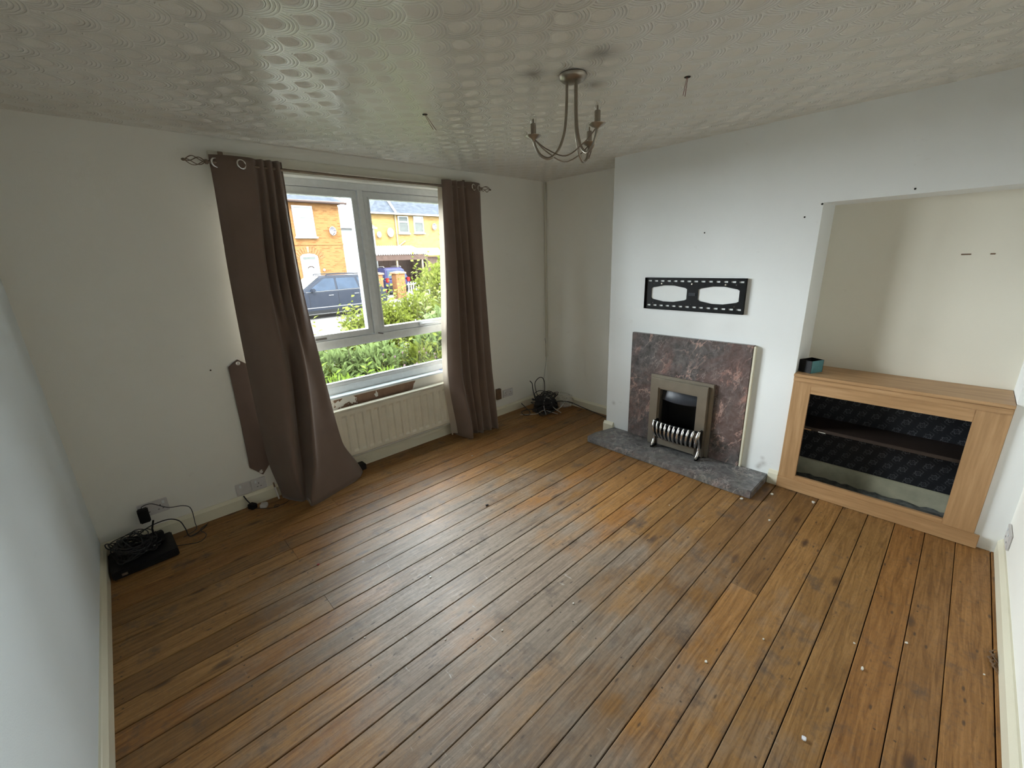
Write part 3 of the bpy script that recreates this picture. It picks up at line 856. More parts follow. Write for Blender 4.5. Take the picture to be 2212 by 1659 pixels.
MB().tube([(x + 0.03, y, 0.150) for x, y in rows_t], 0.008, 8).build('bottom_rail', M_BLACK, fire, smooth=True)
for i in range(11):
    u = -0.94 + 1.88 * i / 10
    x, y = bask(u)
    lean = 0.012 * u
    path = catmull([(x, y + lean, 0.298), (x - 0.022, y + lean * 0.5, 0.255), (x - 0.022, y - lean * 0.2, 0.205), (x - 0.002, y - lean, 0.165), (x + 0.022, y - lean, 0.148)], 4)
    MB().tube(path, [0.0065] + [0.0085] * (len(path) - 2) + [0.0065], 8).build('grate_bar', M_SILVER, fire, smooth=True)
for u in (-1.0, 1.0):
    x, y = bask(u)
    s = 1 if u > 0 else -1
    MB().tube(catmull([(x, y, 0.298), (x - 0.012, y, 0.25), (x + 0.012, y, 0.19), (x + 0.014, y, 0.13), (x - 0.012, y, 0.085), (x - 0.03, y, 0.072)], 5), 0.0105, 8).build('grate_leg', M_SILVER, fire, smooth=True)
    box('grate_side', M_BLACK, fire, x + 0.01, fx - 0.03, y - 0.008, y + 0.008, 0.14, 0.298, bevel=0.004)
    box('grate_foot', M_BLACK, fire, x - 0.036, x + 0.05, y - 0.009, y + 0.009, 0.0605, 0.07, bevel=0.003)
box('ash_pan_front', M_PEWTER, fire, 3.118, 3.128, cy - 0.16, cy + 0.16, 0.085, 0.14, bevel=0.004)
box('fuel_bed', M_FIREIN, fire, 3.13, 3.35, cy - 0.14, cy + 0.18, 0.068, 0.20, bevel=0.02)

# TV bracket
bx1 = XB - 0.001
tv = thing('television_wall_bracket', (bx1, 1.445, 1.21), 'black slotted steel television bracket above the fireplace', 'wall bracket')
def slot(cy_, cz, w, h_):
    return [(cy_ - w / 2, cz - h_ / 2), (cy_ - w / 2, cz + h_ / 2), (cy_ + w / 2, cz + h_ / 2), (cy_ + w / 2, cz - h_ / 2)]
BY0, BY1, BZ0, BZ1 = 1.060, 1.832, 1.207, 1.456
holes = []
for i in range(14):
    yy = BY0 + 0.036 + (BY1 - BY0 - 0.072) * i / 13
    holes.append(slot(yy, BZ1 - 0.026, 0.032, 0.012))
    holes.append(slot(yy, BZ0 + 0.030, 0.032, 0.012))
for (a, b) in ((1.103, 1.395), (1.482, 1.778)):
    cz, hh = 1.333, 0.063
    w = b - a
    holes.append([(a, cz - hh * 0.6), (a, cz + hh * 0.6), (a + w * 0.05, cz + hh * 0.74), (a + w * 0.36, cz + hh), (a + w * 0.64, cz + hh), (a + w * 0.95, cz + hh * 0.74), (b, cz + hh * 0.6), (b, cz - hh * 0.6), (a + w * 0.95, cz - hh * 0.74), (a + w * 0.64, cz - hh), (a + w * 0.36, cz - hh), (a + w * 0.05, cz - hh * 0.74)])
for i in range(5):
    yy = BY0 + 0.07 + (BY1 - BY0 - 0.14) * i / 4
    for zz in (BZ1 - 0.047, BZ0 + 0.05):
        rr = 0.0055 if i in (0, 4) else 0.0035
        holes.append([(yy + rr * math.cos(a), zz + rr * math.sin(a)) for a in [2 * math.pi * k / 8 for k in range(8)]])
MB().prism([[(BY0, BZ0), (BY1, BZ0), (BY1, BZ1), (BY0, BZ1)]] + holes, 'x', bx1 - 0.006, bx1 - 0.0035).build('slotted_plate', M_BLACK, tv)
for y0, y1, z0, z1 in ((BY0, BY1, BZ1 - 0.003, BZ1), (BY0, BY1, BZ0, BZ0 + 0.003), (BY0, BY0 + 0.003, BZ0, BZ1), (BY1 - 0.003, BY1, BZ0, BZ1)):
    box('flange', M_BLACK, tv, bx1 - 0.022, bx1, y0, y1, z0, z1, bevel=0.001)
box('name_plate', M_FIREHOOD, tv, bx1 - 0.0095, bx1 - 0.006, 1.413, 1.466, 1.322, 1.345, bevel=0.001)
for yy in (1.20, 1.445, 1.69):
    MB().lathe([(0.001, -0.010), (0.007, -0.009), (0.008, -0.006), (0.001, -0.0059)], (bx1, yy, BZ1 - 0.047), 'x', 10).build('screw', M_NICKEL, tv)

# ================================================================== BUILT-IN CABINET
cf = 3.222
cab = thing('alcove_cabinet', (3.38, 0.2, 0), 'beech open fronted cabinet built into the right recess', 'cabinet')
oy0, oy1, oz0, oz1 = -0.148, 0.590, 0.113, 0.719
cy0, cy1, ct = YN + 0.002, YCR - 0.002, 0.846
box('stile', M_BEECHV, cab, cf, cf + 0.022, oy1, cy1, 0.002, 0.8262, bevel=0.001)
box('stile', M_BEECHV, cab, cf, cf + 0.022, cy0 + 0.0, oy0, 0.002, 0.8262, bevel=0.001)
box('top_rail', M_BEECH, cab, cf, cf + 0.022, oy0, oy1, oz1, 0.8262, bevel=0.001)
box('bottom_rail', M_BEECH, cab, cf, cf + 0.022, oy0, oy1, 0.002, oz0, bevel=0.001)
box('plinth', M_BEECH, cab, cf - 0.014, cf - 0.0005, cy0 - 0.022, cy1, 0.002, 0.085, bevel=0.002)
box('moulding', M_BEECH, cab, cf - 0.011, cf - 0.0005, cy0, cy1, 0.792, 0.8262, bevel=0.004)
box('top_board', M_BEECH, cab, cf - 0.020, XREC - 0.002, cy0, cy1, 0.827, ct, bevel=0.002)
box('back_board', M_WPAPER, cab, XREC - 0.012, XREC - 0.003, cy0, cy1, 0.003, 0.825)
box('side_board', M_FIREIN, cab, cf + 0.023, XREC - 0.013, cy1 - 0.008, cy1, 0.003, 0.825)
box('side_board', M_FIREIN, cab, cf + 0.023, XREC - 0.013, cy0, cy0 + 0.008, 0.003, 0.825)
sh = box('shelf', M_DARKSHELF, cab, cf + 0.05, XREC - 0.014, cy0 + 0.01, cy1 - 0.01, 0.452, 0.474, bevel=0.002)
box('shelf_edge_pale_strip', M_BEECH, sh, cf + 0.047, cf + 0.0495, 0.555, 0.625, 0.452, 0.458)
box('shelf_edge_pale_strip', M_FLAKE, sh, cf + 0.047, cf + 0.0495, 0.475, 0.515, 0.4525, 0.4555)  # pale strip drawn as a small light reflection on the shelf
box('lower_board', M_OLDCREAM, cab, XREC - 0.030, XREC - 0.0135, cy0 + 0.01, cy1 - 0.01, 0.004, 0.14, bevel=0.004)
fl2 = []
for i in range(14):
    fl2.append([(cf + 0.024 + (XREC - 0.034 - cf - 0.024) * i / 13, cy0 + 0.01 + (cy1 - cy0 - 0.02) * j / 30, 0.012 + R.uniform(0, 0.014)) for j in range(31)])
MB().grid(fl2).build('debris_bed', M_DUST, cab, smooth=True, fix=False)
box('slat_offcut', M_DUST, cab, 3.37, 3.41, -0.14, 0.12, 0.03, 0.05, bevel=0.003)

bxo = thing('open_box', (3.33, 0.64, ct), 'small open black box with teal side on the cabinet top', 'box')
bm_ = Matrix.Translation((3.325, 0.630, ct + 0.0005)) @ Matrix.Rotation(math.radians(-24), 4, 'Z')
W2, D2, BH, th = 0.055, 0.042, 0.082, 0.003
for nm, mt, a in (('side', M_BLKPLASTIC, (-W2, -W2 + th, -D2, D2, 0, BH)), ('side', M_BLKPLASTIC, (W2 - th, W2, -D2, D2, 0, BH)),
                  ('teal_side', M_TEAL, (-W2 + th, W2 - th, -D2, -D2 + th, 0, BH)), ('side', M_BLKPLASTIC, (-W2 + th, W2 - th, D2 - th, D2, 0, BH)),
                  ('bottom', M_BLKPLASTIC, (-W2 + th, W2 - th, -D2 + th, D2 - th, 0, th))):
    MB().box(*a).xform(bm_).build(nm, mt, bxo)

# ================================================================== CEILING LIGHT
LC = Vector((1.667, 1.347, H))
ch = thing('ceiling_light', LC, 'three arm nickel candle ceiling light with bare bulbs', 'ceiling light')
MB().lathe([(0.001, -0.001), (0.058, -0.001), (0.062, -0.006), (0.060, -0.014), (0.048, -0.026), (0.030, -0.031), (0.001, -0.033)], LC, 'z', 32).build('ceiling_plate', M_NICKEL, ch, smooth=True)
cups = []
for k, ang in enumerate((140, 254, 12)):
    a = math.radians(ang)
    d = Vector((math.cos(a), math.sin(a), 0))
    def P(r, z):
        return LC + d * r + Vector((0, 0, z))
    path = catmull([P(0.026, -0.03), P(0.027, -0.10), P(0.030, -0.17), P(0.040, -0.235), P(0.066, -0.295), P(0.105, -0.325), P(0.145, -0.312), P(0.168, -0.275), P(0.176, -0.245)], 6)
    MB().tube(path, 0.0062, 10).build('arm', M_NICKEL, ch, smooth=True)
    c = P(0.176, -0.245)
    cups.append(c)
    pan_ = MB().lathe([(0.006, -0.012), (0.010, -0.004), (0.022, 0.002), (0.034, 0.010), (0.035, 0.012), (0.022, 0.006), (0.006, 0.004)], c, 'z', 24).build('drip_pan', M_NICKEL, ch, smooth=True)
    MB().lathe([(0.0125, 0.004), (0.0125, 0.058), (0.010, 0.060), (0.001, 0.060)], c, 'z', 16).build('candle_sleeve', M_NICKEL, ch, smooth=True)
    bl = MB().lathe([(0.008, 0.060), (0.013, 0.066), (0.0165, 0.078), (0.015, 0.088), (0.008, 0.095), (0.001, 0.097)], c, 'z', 14).build('bulb', M_BULB, ch, smooth=True)
    MB().lathe([(0.003, 0.060), (0.003, 0.076), (0.001, 0.080)], c, 'z', 8).build('filament_stem', M_PEWTER, bl)
for k in range(3):
    a, b = cups[k], cups[(k + 1) % 3]
    mid = (a + b) / 2
    drop = Vector((0, 0, -0.085))
    inw = (LC - mid) * 0.18
    inw.z = 0
    pts = [a + Vector((0, 0, -0.004)) + (b - a) * 0.02, a.lerp(b, 0.2) + drop * 0.55 + inw * 0.5, mid + drop + inw, a.lerp(b, 0.8) + drop * 0.55 + inw * 0.5, b + Vector((0, 0, -0.004)) + (a - b) * 0.02]
    MB().tube(catmull(pts, 6), 0.0026, 6).build('swag_wire', M_BRASSDARK, ch, smooth=True)

# capped holes with wires in the ceiling
for (x, y, lab, dx) in ((1.442, 2.173, 'dark ceiling hole with loose red wires near the window', (0.035, -0.03)), (2.104, 1.045, 'dark ceiling hole with two hanging red wires beside the lamp', (-0.008, 0.006))):
    e = thing('ceiling_cable_hole', (x, y, H), lab, 'cable hole')
    MB().lathe([(0.001, -0.0015), (0.014, -0.0015), (0.014, 0.001), (0.001, 0.001)], (x, y, H), 'z', 16).build('hole_rim', M_DARKHOLE, e)
    for q in (-1, 1):
        MB().tube(catmull([(x + 0.004 * q, y, H), (x + 0.006 * q + dx[0] * 0.4, y + dx[1] * 0.4, H - 0.03), (x + 0.010 * q + dx[0], y + dx[1], H - 0.075)], 4), 0.0013, 5).build('wire', M_RED, e)

# ================================================================== SOCKETS, CABLES, SMALL THINGS
def socket(x0, x1, z0, z1, label, rot=0.0, pins=True):
    s = thing('wall_socket', ((x0 + x1) / 2, YW - 0.005, z0), label, 'socket')
    box('plate', M_WHPLASTIC, s, x0, x1, YW - 0.010, YW - 0.001, z0, z1, bevel=0.003)
    w = x1 - x0
    n = 2 if w > 0.12 else 1
    for i in range(n):
        c = x0 + w * (0.27 if i == 0 else 0.73) if n == 2 else (x0 + x1) / 2
        if pins:
            zc = (z0 + z1) / 2 - 0.012
            for dx, dz, a, b in ((0, 0.018, 0.002, 0.005), (-0.011, -0.006, 0.004, 0.002), (0.011, -0.006, 0.004, 0.002)):
                box('pin_hole', M_DARKHOLE, s, c + dx - a, c + dx + a, YW - 0.0108, YW - 0.0099, zc + dz - b, zc + dz + b)
        box('rocker_switch', M_PVC, s, c - 0.006 + 0.018 * (1 if i else -1), c + 0.006 + 0.018 * (1 if i else -1), YW - 0.014, YW - 0.0095, z1 - 0.032, z1 - 0.012, bevel=0.001)
    return s
socket(2.873, 3.022, 0.182, 0.270, 'white double socket beside the cable heap')
socket(-0.172, -0.024, 0.172, 0.262, 'white double socket with black adapter in the left corner')
s3 = socket(0.338, 0.432, 0.098, 0.188, 'blank white plate at skirting left of the curtain', pins=False)
s4 = socket(0.434, 0.528, 0.100, 0.188, 'white single socket nearest the left curtain')
bb = box('cable_backbox', M_BRNWOOD, None, 2.775, 2.832, YW - 0.034, YW - 0.001, 0.19, 0.305, bevel=0.003)
tag(bb, 'small brown wooden block on the wall beside the right curtain', 'block')

def plug(name, loc, size, mat, label, rotz=0.0, prongs=True):
    t = thing(name, loc, label, 'plug')
    m = Matrix.Translation(loc) @ Matrix.Rotation(rotz, 4, 'Z')
    w, d, hh = size
    MB().box(-w / 2, w / 2, -d / 2, d / 2, 0, hh).xform(m).build('body', mat, t, bevel=0.005)
    if prongs:
        for (a, b) in ((-0.011, 0.3), (0.011, 0.3), (0, 0.7)):
            MB().box(a - 0.003, a + 0.003, d / 2, d / 2 + 0.018, hh * b - 0.002, hh * b + 0.002).xform(m).build('pin', M_CHROME, t)
    return t
plug('power_adapter', (-0.150, YW - 0.0345, 0.155), (0.052, 0.042, 0.088), M_BLKPLASTIC, 'black power adapter plugged into the left corner socket', prongs=False)
p1 = plug('power_adapter', (0.405, 3.205, 0.0005), (0.042, 0.05, 0.038), M_BLKPLASTIC, 'black plug lying on the floor under the blank plate', 0.5)
MB().tube(catmull([(0.40, 3.225, 0.03), (0.385, 3.237, 0.06), (0.372, 3.242, 0.10)], 4), 0.004, 6).build('aerial_lead', M_CABLEB, p1)
plug('power_adapter', (0.468, 3.165, 0.0005), (0.045, 0.042, 0.03), M_WHPLASTIC, 'white plug lying on the floor beside the black plug', -0.5)
pen = thing('white_tube', (0.575, 3.20, 0), 'thin white tube leaning beside the left curtain hem', 'tube')
MB().tube([(0.575, 3.195, 0.006), (0.572, 3.215, 0.05), (0.570, 3.232, 0.09)], 0.006, 8).build('barrel', M_WHPLASTIC, pen, smooth=True)
MB().tube([(0.570, 3.232, 0.09), (0.568, 3.240, 0.125)], 0.0055, 8).build('cap', M_BRNWOOD, pen, smooth=True)
bk = box('black_block', M_BLKPLASTIC, None, 1.165, 1.24, 3.165, 3.24, 0.0005, 0.05, bevel=0.004)
tag(bk, 'black box on the floor behind the trailing curtain hem', 'box')

def loops(seed, c, rx, ry, hgt, n, flat=0.25, z0=0.01):
    q = random.Random(seed)
    pts = []
    for i in range(n):
        a = i * 1.9 + q.uniform(-0.7, 0.7)
        rr = q.uniform(0.45, 1.0)
        z = z0 + hgt * (q.random() ** 1.3)
        pts.append((c[0] + rx * rr * math.cos(a), c[1] + ry * rr * math.sin(a), z))
    return catmull(pts, 6)
def cable(label, path, r, mat, group=None, n=6):
    o = MB().tube(path, r, n).build('cable', mat, smooth=True)
    return tag(o, label, 'cable', group)
# right corner heap
HC = (3.225, 2.965)
for sd in range(11):
    cable('black cable coiled in the tangled heap in the far corner', loops(20 + sd, HC, 0.165, 0.135, 0.20, 17), 0.0042, M_CABLEB, 'black cables in the corner heap')
cable('tall black cable loop rising from the corner heap', catmull([(3.20, 3.02, 0.12), (3.165, 3.035, 0.22), (3.135, 3.03, 0.33), (3.16, 3.01, 0.385), (3.205, 2.995, 0.395), (3.235, 2.985, 0.35), (3.23, 2.975, 0.25), (3.21, 2.97, 0.15), (3.19, 2.95, 0.06)], 6), 0.0045, M_CABLEB)
cable('black twin cable ends sticking up from the corner heap', catmull([(3.10, 3.07, 0.365), (3.12, 3.055, 0.33), (3.125, 3.05, 0.26), (3.14, 3.03, 0.15), (3.17, 3.0, 0.05)], 6), 0.005, M_CABLEB)
cable('black cable loop lying left of the corner heap', catmull([(3.02, 3.13, 0.115), (3.05, 3.10, 0.07), (3.075, 3.06, 0.02), (3.03, 3.02, 0.006), (2.99, 3.06, 0.006), (3.01, 3.12, 0.02), (3.09, 3.10, 0.03), (3.17, 3.02, 0.03)], 6), 0.0045, M_CABLEB)
cable('black cable running from the heap along the alcove skirting', catmull([(3.28, 2.95, 0.06), (3.36, 2.90, 0.10), (3.44, 2.80, 0.095), (3.50, 2.68, 0.05), (3.53, 2.50, 0.012), (3.50, 2.32, 0.006), (3.46, 2.21, 0.006)], 7), 0.005, M_CABLEB)
cable('grey cable bent over the front of the corner heap', catmull([(3.135, 2.87, 0.015), (3.135, 2.90, 0.10), (3.165, 2.91, 0.185), (3.215, 2.88, 0.17), (3.235, 2.86, 0.08), (3.29, 2.79, 0.012)], 6), 0.0042, M_CABLEG)
cable('grey cable trailing flat left of the corner heap', catmull([(2.965, 3.10, 0.005), (3.03, 3.03, 0.006), (3.08, 2.955, 0.02), (3.13, 2.90, 0.06), (3.20, 2.87, 0.03), (3.245, 2.80, 0.008)], 6), 0.0042, M_CABLEG)
cable('grey cable running back from heap under the bag', catmull([(3.27, 2.84, 0.03), (3.36, 2.85, 0.05), (3.43, 2.86, 0.08), (3.50, 2.84, 0.12)], 6), 0.004, M_CABLEG)
cable('thin grey wire hanging down the corner wall above heap', catmull([(3.552, 3.258, 0.74), (3.575, 3.262, 0.66), (3.582, 3.262, 0.56), (3.565, 3.262, 0.42), (3.53, 3.255, 0.30), (3.45, 3.20, 0.16), (3.33, 3.05, 0.10)], 6), 0.0016, M_CABLEW)
bagm = []
q = random.Random(5)
bm = bmesh.new()
bmesh.ops.create_icosphere(bm, subdivisions=3, radius=1.0)
for v in bm.verts:
    k = 1 + 0.16 * math.sin(v.co.x * 7 + v.co.y * 5) * math.sin(v.co.z * 9 + v.co.x * 4) + q.uniform(-0.05, 0.05)
    v.co = Vector((3.475 + 0.085 * v.co.x * k, 2.90 + 0.10 * v.co.y * k, max(0.004, 0.085 + 0.085 * v.co.z * k)))
me = bpy.data.meshes.new('plastic_bag')
bm.to_mesh(me)
bm.free()
me.materials.append(M_BAG)
bag = bpy.data.objects.new('plastic_bag', me)
COL.objects.link(bag)
tag(bag, 'crumpled clear plastic bag behind the corner cable heap', 'bag')

# left corner: set-top box under black leads
stb = thing('set_top_box', (-0.2, 3.08, 0), 'flat black set top box under tangled leads in the left corner', 'electronic box')
m = Matrix.Translation((-0.195, 3.075, 0.0005)) @ Matrix.Rotation(math.radians(3), 4, 'Z')
MB().box(-0.15, 0.15, -0.125, 0.125, 0.004, 0.052).xform(m).build('case', M_BLKPLASTIC, stb, bevel=0.006)
for (a, b) in ((-0.12, -0.1), (0.12, -0.1), (-0.12, 0.1), (0.12, 0.1)):
    MB().box(a - 0.01, a + 0.01, b - 0.01, b + 0.01, 0, 0.004).xform(m).build('foot', M_BLACK, stb)
MB().box(-0.11, -0.085, -0.127, -0.125, 0.018, 0.032).xform(m).build('logo_mark', M_NICKEL, stb)
rt_ = thing('router', (-0.16, 3.11, 0.053), 'small upright black router on the set top box', 'electronic box')
m = Matrix.Translation((-0.13, 3.125, 0.0535)) @ Matrix.Rotation(math.radians(12), 4, 'Z')
MB().box(-0.045, 0.045, -0.02, 0.02, 0, 0.06).xform(m).build('case', M_BLKPLASTIC, rt_, bevel=0.004)
MB().tube([tuple(m @ Vector(p)) for p in ((0.0, 0.0, 0.058), (0.004, 0.012, 0.09), (0.022, 0.022, 0.135))], 0.005, 8).build('antenna', M_BLKPLASTIC, rt_, smooth=True)
for sd in range(9):
    cable('thin black lead tangled on the set top box', loops(60 + sd, (-0.225, 3.09), 0.12, 0.125, 0.09, 13, z0=0.06), 0.0028, M_CABLEB, 'leads on the set top box')
cable('thin black lead arching from wall adapter to floor', catmull([(-0.15, 3.225, 0.243), (-0.145, 3.20, 0.275), (-0.10, 3.20, 0.275), (-0.03, 3.215, 0.21), (0.04, 3.225, 0.185), (0.075, 3.22, 0.15), (0.075, 3.205, 0.05), (0.07, 3.19, 0.008), (0.0, 3.15, 0.006)], 6), 0.0024, M_CABLEB)
cable('black lead looping over router against the skirting', catmull([(-0.27, 3.13, 0.06), (-0.17, 3.18, 0.13), (-0.06, 3.20, 0.14), (0.0, 3.19, 0.11), (0.02, 3.17, 0.05), (0.03, 3.13, 0.008), (0.09, 3.16, 0.005), (0.13, 3.20, 0.005)], 6), 0.0036, M_CABLEB)
cable('thin black lead lying on boards right of set top box', catmull([(-0.06, 3.06, 0.02), (0.0, 3.05, 0.005), (0.07, 3.02, 0.005), (0.11, 3.08, 0.005), (0.09, 3.17, 0.005), (0.14, 3.22, 0.005)], 6), 0.0024, M_CABLEB)
cable('small lead loop resting on the left skirting end', catmull([(-0.26, 3.10, 0.08), (-0.33, 3.13, 0.11), (-0.345, 3.17, 0.125), (-0.33, 3.18, 0.12), (-0.30, 3.15, 0.09)], 6), 0.003, M_CABLEB)
cable('thin black lead on the floor from black plug towards curtain', catmull([(0.42, 3.18, 0.006), (0.47, 3.13, 0.004), (0.53, 3.09, 0.004), (0.55, 3.11, 0.004), (0.53, 3.125, 0.004), (0.52, 3.10, 0.004), (0.58, 3.10, 0.004), (0.62, 3.12, 0.004)], 6), 0.0022, M_CABLEB)
for (x, y, z, a, b) in ((-0.24, 3.10, 0.056, 0.4, 0.05), (-0.17, 3.06, 0.056, 0.15, 0.035), (-0.15, 3.09, 0.056, -0.1, 0.03)):
    d = Vector((math.cos(a), math.sin(a), 0)) * b / 2
    o = MB().tube([Vector((x, y, z)) - d, Vector((x, y, z)) + d], 0.003, 6).build('cable_tie', M_CABLEG)
    tag(o, 'short pale cable tie on the set top box', 'cable tie', 'cable ties on the set top box')

# papers on the sill
for i, (x, y, a, mt, lab) in enumerate(((2.17, 3.325, 0.25, M_PAPER, 'white paper sheet under the booklet on the window sill'), (2.20, 3.315, -0.15, M_PAPERB, 'blue printed booklet on the window sill by the curtain'), (2.19, 3.33, 0.5, M_PAPER, 'small white card on top of the booklet on the sill'))):
    m = Matrix.Translation((x, y, WZ0 + 0.0145 + i * 0.004)) @ Matrix.Rotation(a, 4, 'Z')
    w, d = ((0.075, 0.05), (0.06, 0.045), (0.035, 0.025))[i]
    rows = [[tuple(m @ Vector((-w + 2 * w * u / 6, -d + 2 * d * v / 6, 0.0005 + 0.006 * (u / 6) ** 2 * (i + 0.5) * 0.6))) for u in range(7)] for v in range(7)]
    o = MB().grid(rows).build('paper_sheet', mt, fix=False)
    sm = o.modifiers.new('thick', 'SOLIDIFY')
    sm.thickness = 0.0012
    tag(o, lab, 'paper')

# socket on the right wall
sk = thing('wall_socket', (3.13, YC + 0.005, 0.13), 'white socket plate low on the right wall by the corner', 'socket')
box('plate', M_WHPLASTIC, sk, 3.045, 3.192, YC + 0.001, YC + 0.012, 0.128, 0.216, bevel=0.003)
for c in (3.085, 3.152):
    box('rocker_switch', M_PVC, sk, c - 0.006, c + 0.006, YC + 0.0115, YC + 0.015, 0.188, 0.205, bevel=0.001)
    box('pin_hole', M_DARKHOLE, sk, c - 0.009, c + 0.009, YC + 0.0118, YC + 0.0125, 0.152, 0.158)

# floor litter
def chip(x, y, s, mat, label, seed, name='paint_flake', group=None):
    q = random.Random(seed)
    n = 7
    pts = [(x + s * q.uniform(0.5, 1.1) * math.cos(2 * math.pi * k / n), y + s * q.uniform(0.35, 0.9) * math.sin(2 * math.pi * k / n)) for k in range(n)]
    o = MB().prism([pts], 'z', 0.0008, 0.0008 + min(0.006, s * 0.45)).build(name, mat, bevel=min(0.0012, s * 0.12))
    return tag(o, label, 'debris', group)
chip(0.527, 2.261, 0.011, M_REDBIT, 'small red scrap on the floor below the left curtain', 1, 'red_scrap')
chip(1.588, 2.02, 0.013, M_BLKPLASTIC, 'small black scrap on boards in the middle of the floor', 2, 'black_scrap')
chip(1.423, 0.10, 0.014, M_PAPER, 'pale blue paper scrap near the bottom right of the floor', 3, 'paper_scrap')
flk = [(0.928, 1.713, .008), (1.992, 2.703, .009), (3.062, 0.675, .016), (3.136, 0.446, .019), (2.01, 0.051, .007), (1.888, 0.007, .010), (2.165, -0.104, .010), (2.191, -0.331, .006), (0.976, 1.183, .006), (0.502, 1.602, .006), (1.476, 0.461, .008), (2.86, 0.80, .016), (2.72, 0.59, .010), (0.76, 1.33, .006), (1.19, 1.62, .005), (2.45, 1.12, .005), (1.33, 1.05, .006), (1.76, 0.33, .006)]
for i, (x, y, s) in enumerate(flk):
    lab = {2: 'white flake on the floor between hearth end and cabinet', 3: 'largest white flake, lying just before the cabinet plinth', 11: 'white flake by the right front corner of the hearth slab', 5: 'white flake in a board gap towards the right skirting'}.get(i, 'tiny white paint flake lying on the open floorboards')
    chip(x, y, s, M_FLAKE, lab, 10 + i, 'paint_flake', 'paint flakes on the floor')
sp = MB()
q = random.Random(3)
for i in range(5):
    x0 = 2.23 + 0.02 * i
    sp.tube([(x0, -0.368, 0.004 + 0.003 * (i % 2)), (x0 + 0.03, -0.352 + 0.006 * (i % 3), 0.010), (x0 + 0.07, -0.364, 0.003)], [0.001, 0.004, 0.001], 5)
o = sp.build('floorboard_splinter', M_BRNWOOD)
tag(o, 'splintered broken board edge beside the right skirting', 'splinter')
# old screw holes and plugs in the walls
for (p, axis, s, lab) in (((0.366, YW, 1.017), 'y', 0.005, 'dark screw hole in the window wall above the tieback'), ((XB, 0.781, 1.828), 'x', 0.005, 'dark screw hole on chimney breast left of the recess corner'),
                          ((XB, 0.70, 1.895), 'x', 0.006, 'dark nail head at the upper corner of the recess'), ((XB, 1.391, 1.774), 'x', 0.005, 'faint screw hole on chimney breast above the bracket'),
                          ((XB, 0.295, 1.927), 'x', 0.005, 'dark nail hole in the bulkhead above the recess')):
    prof = [(0.0005, -0.0022), (s * 0.7, -0.0018), (s, -0.0006), (s, 0.0)]
    o = MB().lathe(prof, p, axis, 10).build('screw_hole', M_DARKHOLE)
    tag(o, lab, 'screw hole')
for (y, w, lab) in ((0.046, 0.020, 'longer dark slot in the recess back wall'), (-0.055, 0.010, 'short dark slot in the recess back wall')):
    o = box('wall_slot', M_BRNWOOD, None, XREC - 0.003, XREC - 0.0002, y - w, y + w, 1.577, 1.584, bevel=0.001)
    tag(o, lab, 'slot')

# ================================================================== OUTSIDE
def brick_mat(name, c1, c2, mortar, scale=1.0):
    t = NT(name)
    x, y, z = t.sep(t.pos())
    br = t.n('ShaderNodeTexBrick')
    t.put(br.inputs['Vector'], t.comb(t.math('ADD', x, y), z, 0.0))
    br.inputs['Scale'].default_value = 1.0
    br.inputs['Brick Width'].default_value = 0.225 * scale
    br.inputs['Row Height'].default_value = 0.075 * scale
    br.inputs['Mortar Size'].default_value = 0.009
    br.inputs['Color1'].default_value = c1 + (1,)
    br.inputs['Color2'].default_value = c2 + (1,)
    br.inputs['Mortar'].default_value = mortar + (1,)
    nz = t.noise(t.pos(), 1.3, 3)
    br.inputs['Bias'].default_value = 0.35
    col = t.mix(t.math('MULTIPLY', nz, 0.3), br.outputs['Color'], c2)
    return t.base(col, 0.9, 0, 0.03)
M_BRICK1 = brick_mat('orange_brick', (0.030, 0.009, 0.003), (0.068, 0.033, 0.0115), (0.058, 0.036, 0.018))
M_BRICK2 = brick_mat('yellow_brown_brick', (0.055, 0.028, 0.008), (0.090, 0.058, 0.021), (0.080, 0.056, 0.028))
M_BRICK3 = brick_mat('pillar_brick', (0.055, 0.018, 0.006), (0.07, 0.030, 0.012), (0.06, 0.038, 0.022))
M_SLATE = plain('slate_roof', (0.0155, 0.0175, 0.0215), 0.9, 0.0, var=0.25, scale=3, spec=0.02)
def tile_mat():
    t = NT('brown_roof_tiles')
    x, y, z = t.sep(t.pos())
    r = t.math('FRACT', t.math('MULTIPLY', z, 7.0))
    nz = t.noise(t.pos(), 5, 3)
    col = t.mix(t.ramp(r, [(0.0, 0.0), (0.25, 1.0)]), (0.016, 0.011, 0.008), t.ramp(nz, [(0.3, (0.036, 0.027, 0.020)), (0.7, (0.050, 0.040, 0.031))]))
    return t.base(col, 0.9, 0, 0.04)
M_TILE = tile_mat()
M_RENDERW = plain('white_render', (0.13, 0.13, 0.127), 0.9, 0.0, var=0.03, spec=0.06)
M_WHITEP = plain('white_window_paint', (0.12, 0.12, 0.118), 0.6, 0.0, var=0.03, spec=0.06)
M_PANEO = plain('pale_net_curtain_pane', (0.085, 0.088, 0.08), 0.6, 0.0, var=0.05, spec=0.06)
M_PANED = plain('dark_house_pane', (0.028, 0.03, 0.028), 0.5, 0.0, var=0.15, scale=3, spec=0.06)
M_GUTTER = plain('brown_gutter', (0.018, 0.012, 0.01), 0.6, 0.0, var=0.1, spec=0.06)
M_DISH = plain('grey_dish', (0.05, 0.047, 0.05), 0.7, 0.0, var=0.1, spec=0.06)
M_DISHW = plain('white_dish', (0.11, 0.11, 0.108), 0.7, 0.0, var=0.05, spec=0.06)
M_PIPE = plain('cream_downpipe', (0.09, 0.072, 0.044), 0.7, 0.0, var=0.1, spec=0.06)
M_ASPH = plain('grey_road', (0.044, 0.042, 0.04), 0.9, 0.0, var=0.1, scale=4, spec=0.06)
M_GRASS = plain('garden_soil_grass', (0.012, 0.018, 0.005), 0.9, 0.0, var=0.3, scale=6, spec=0.06)
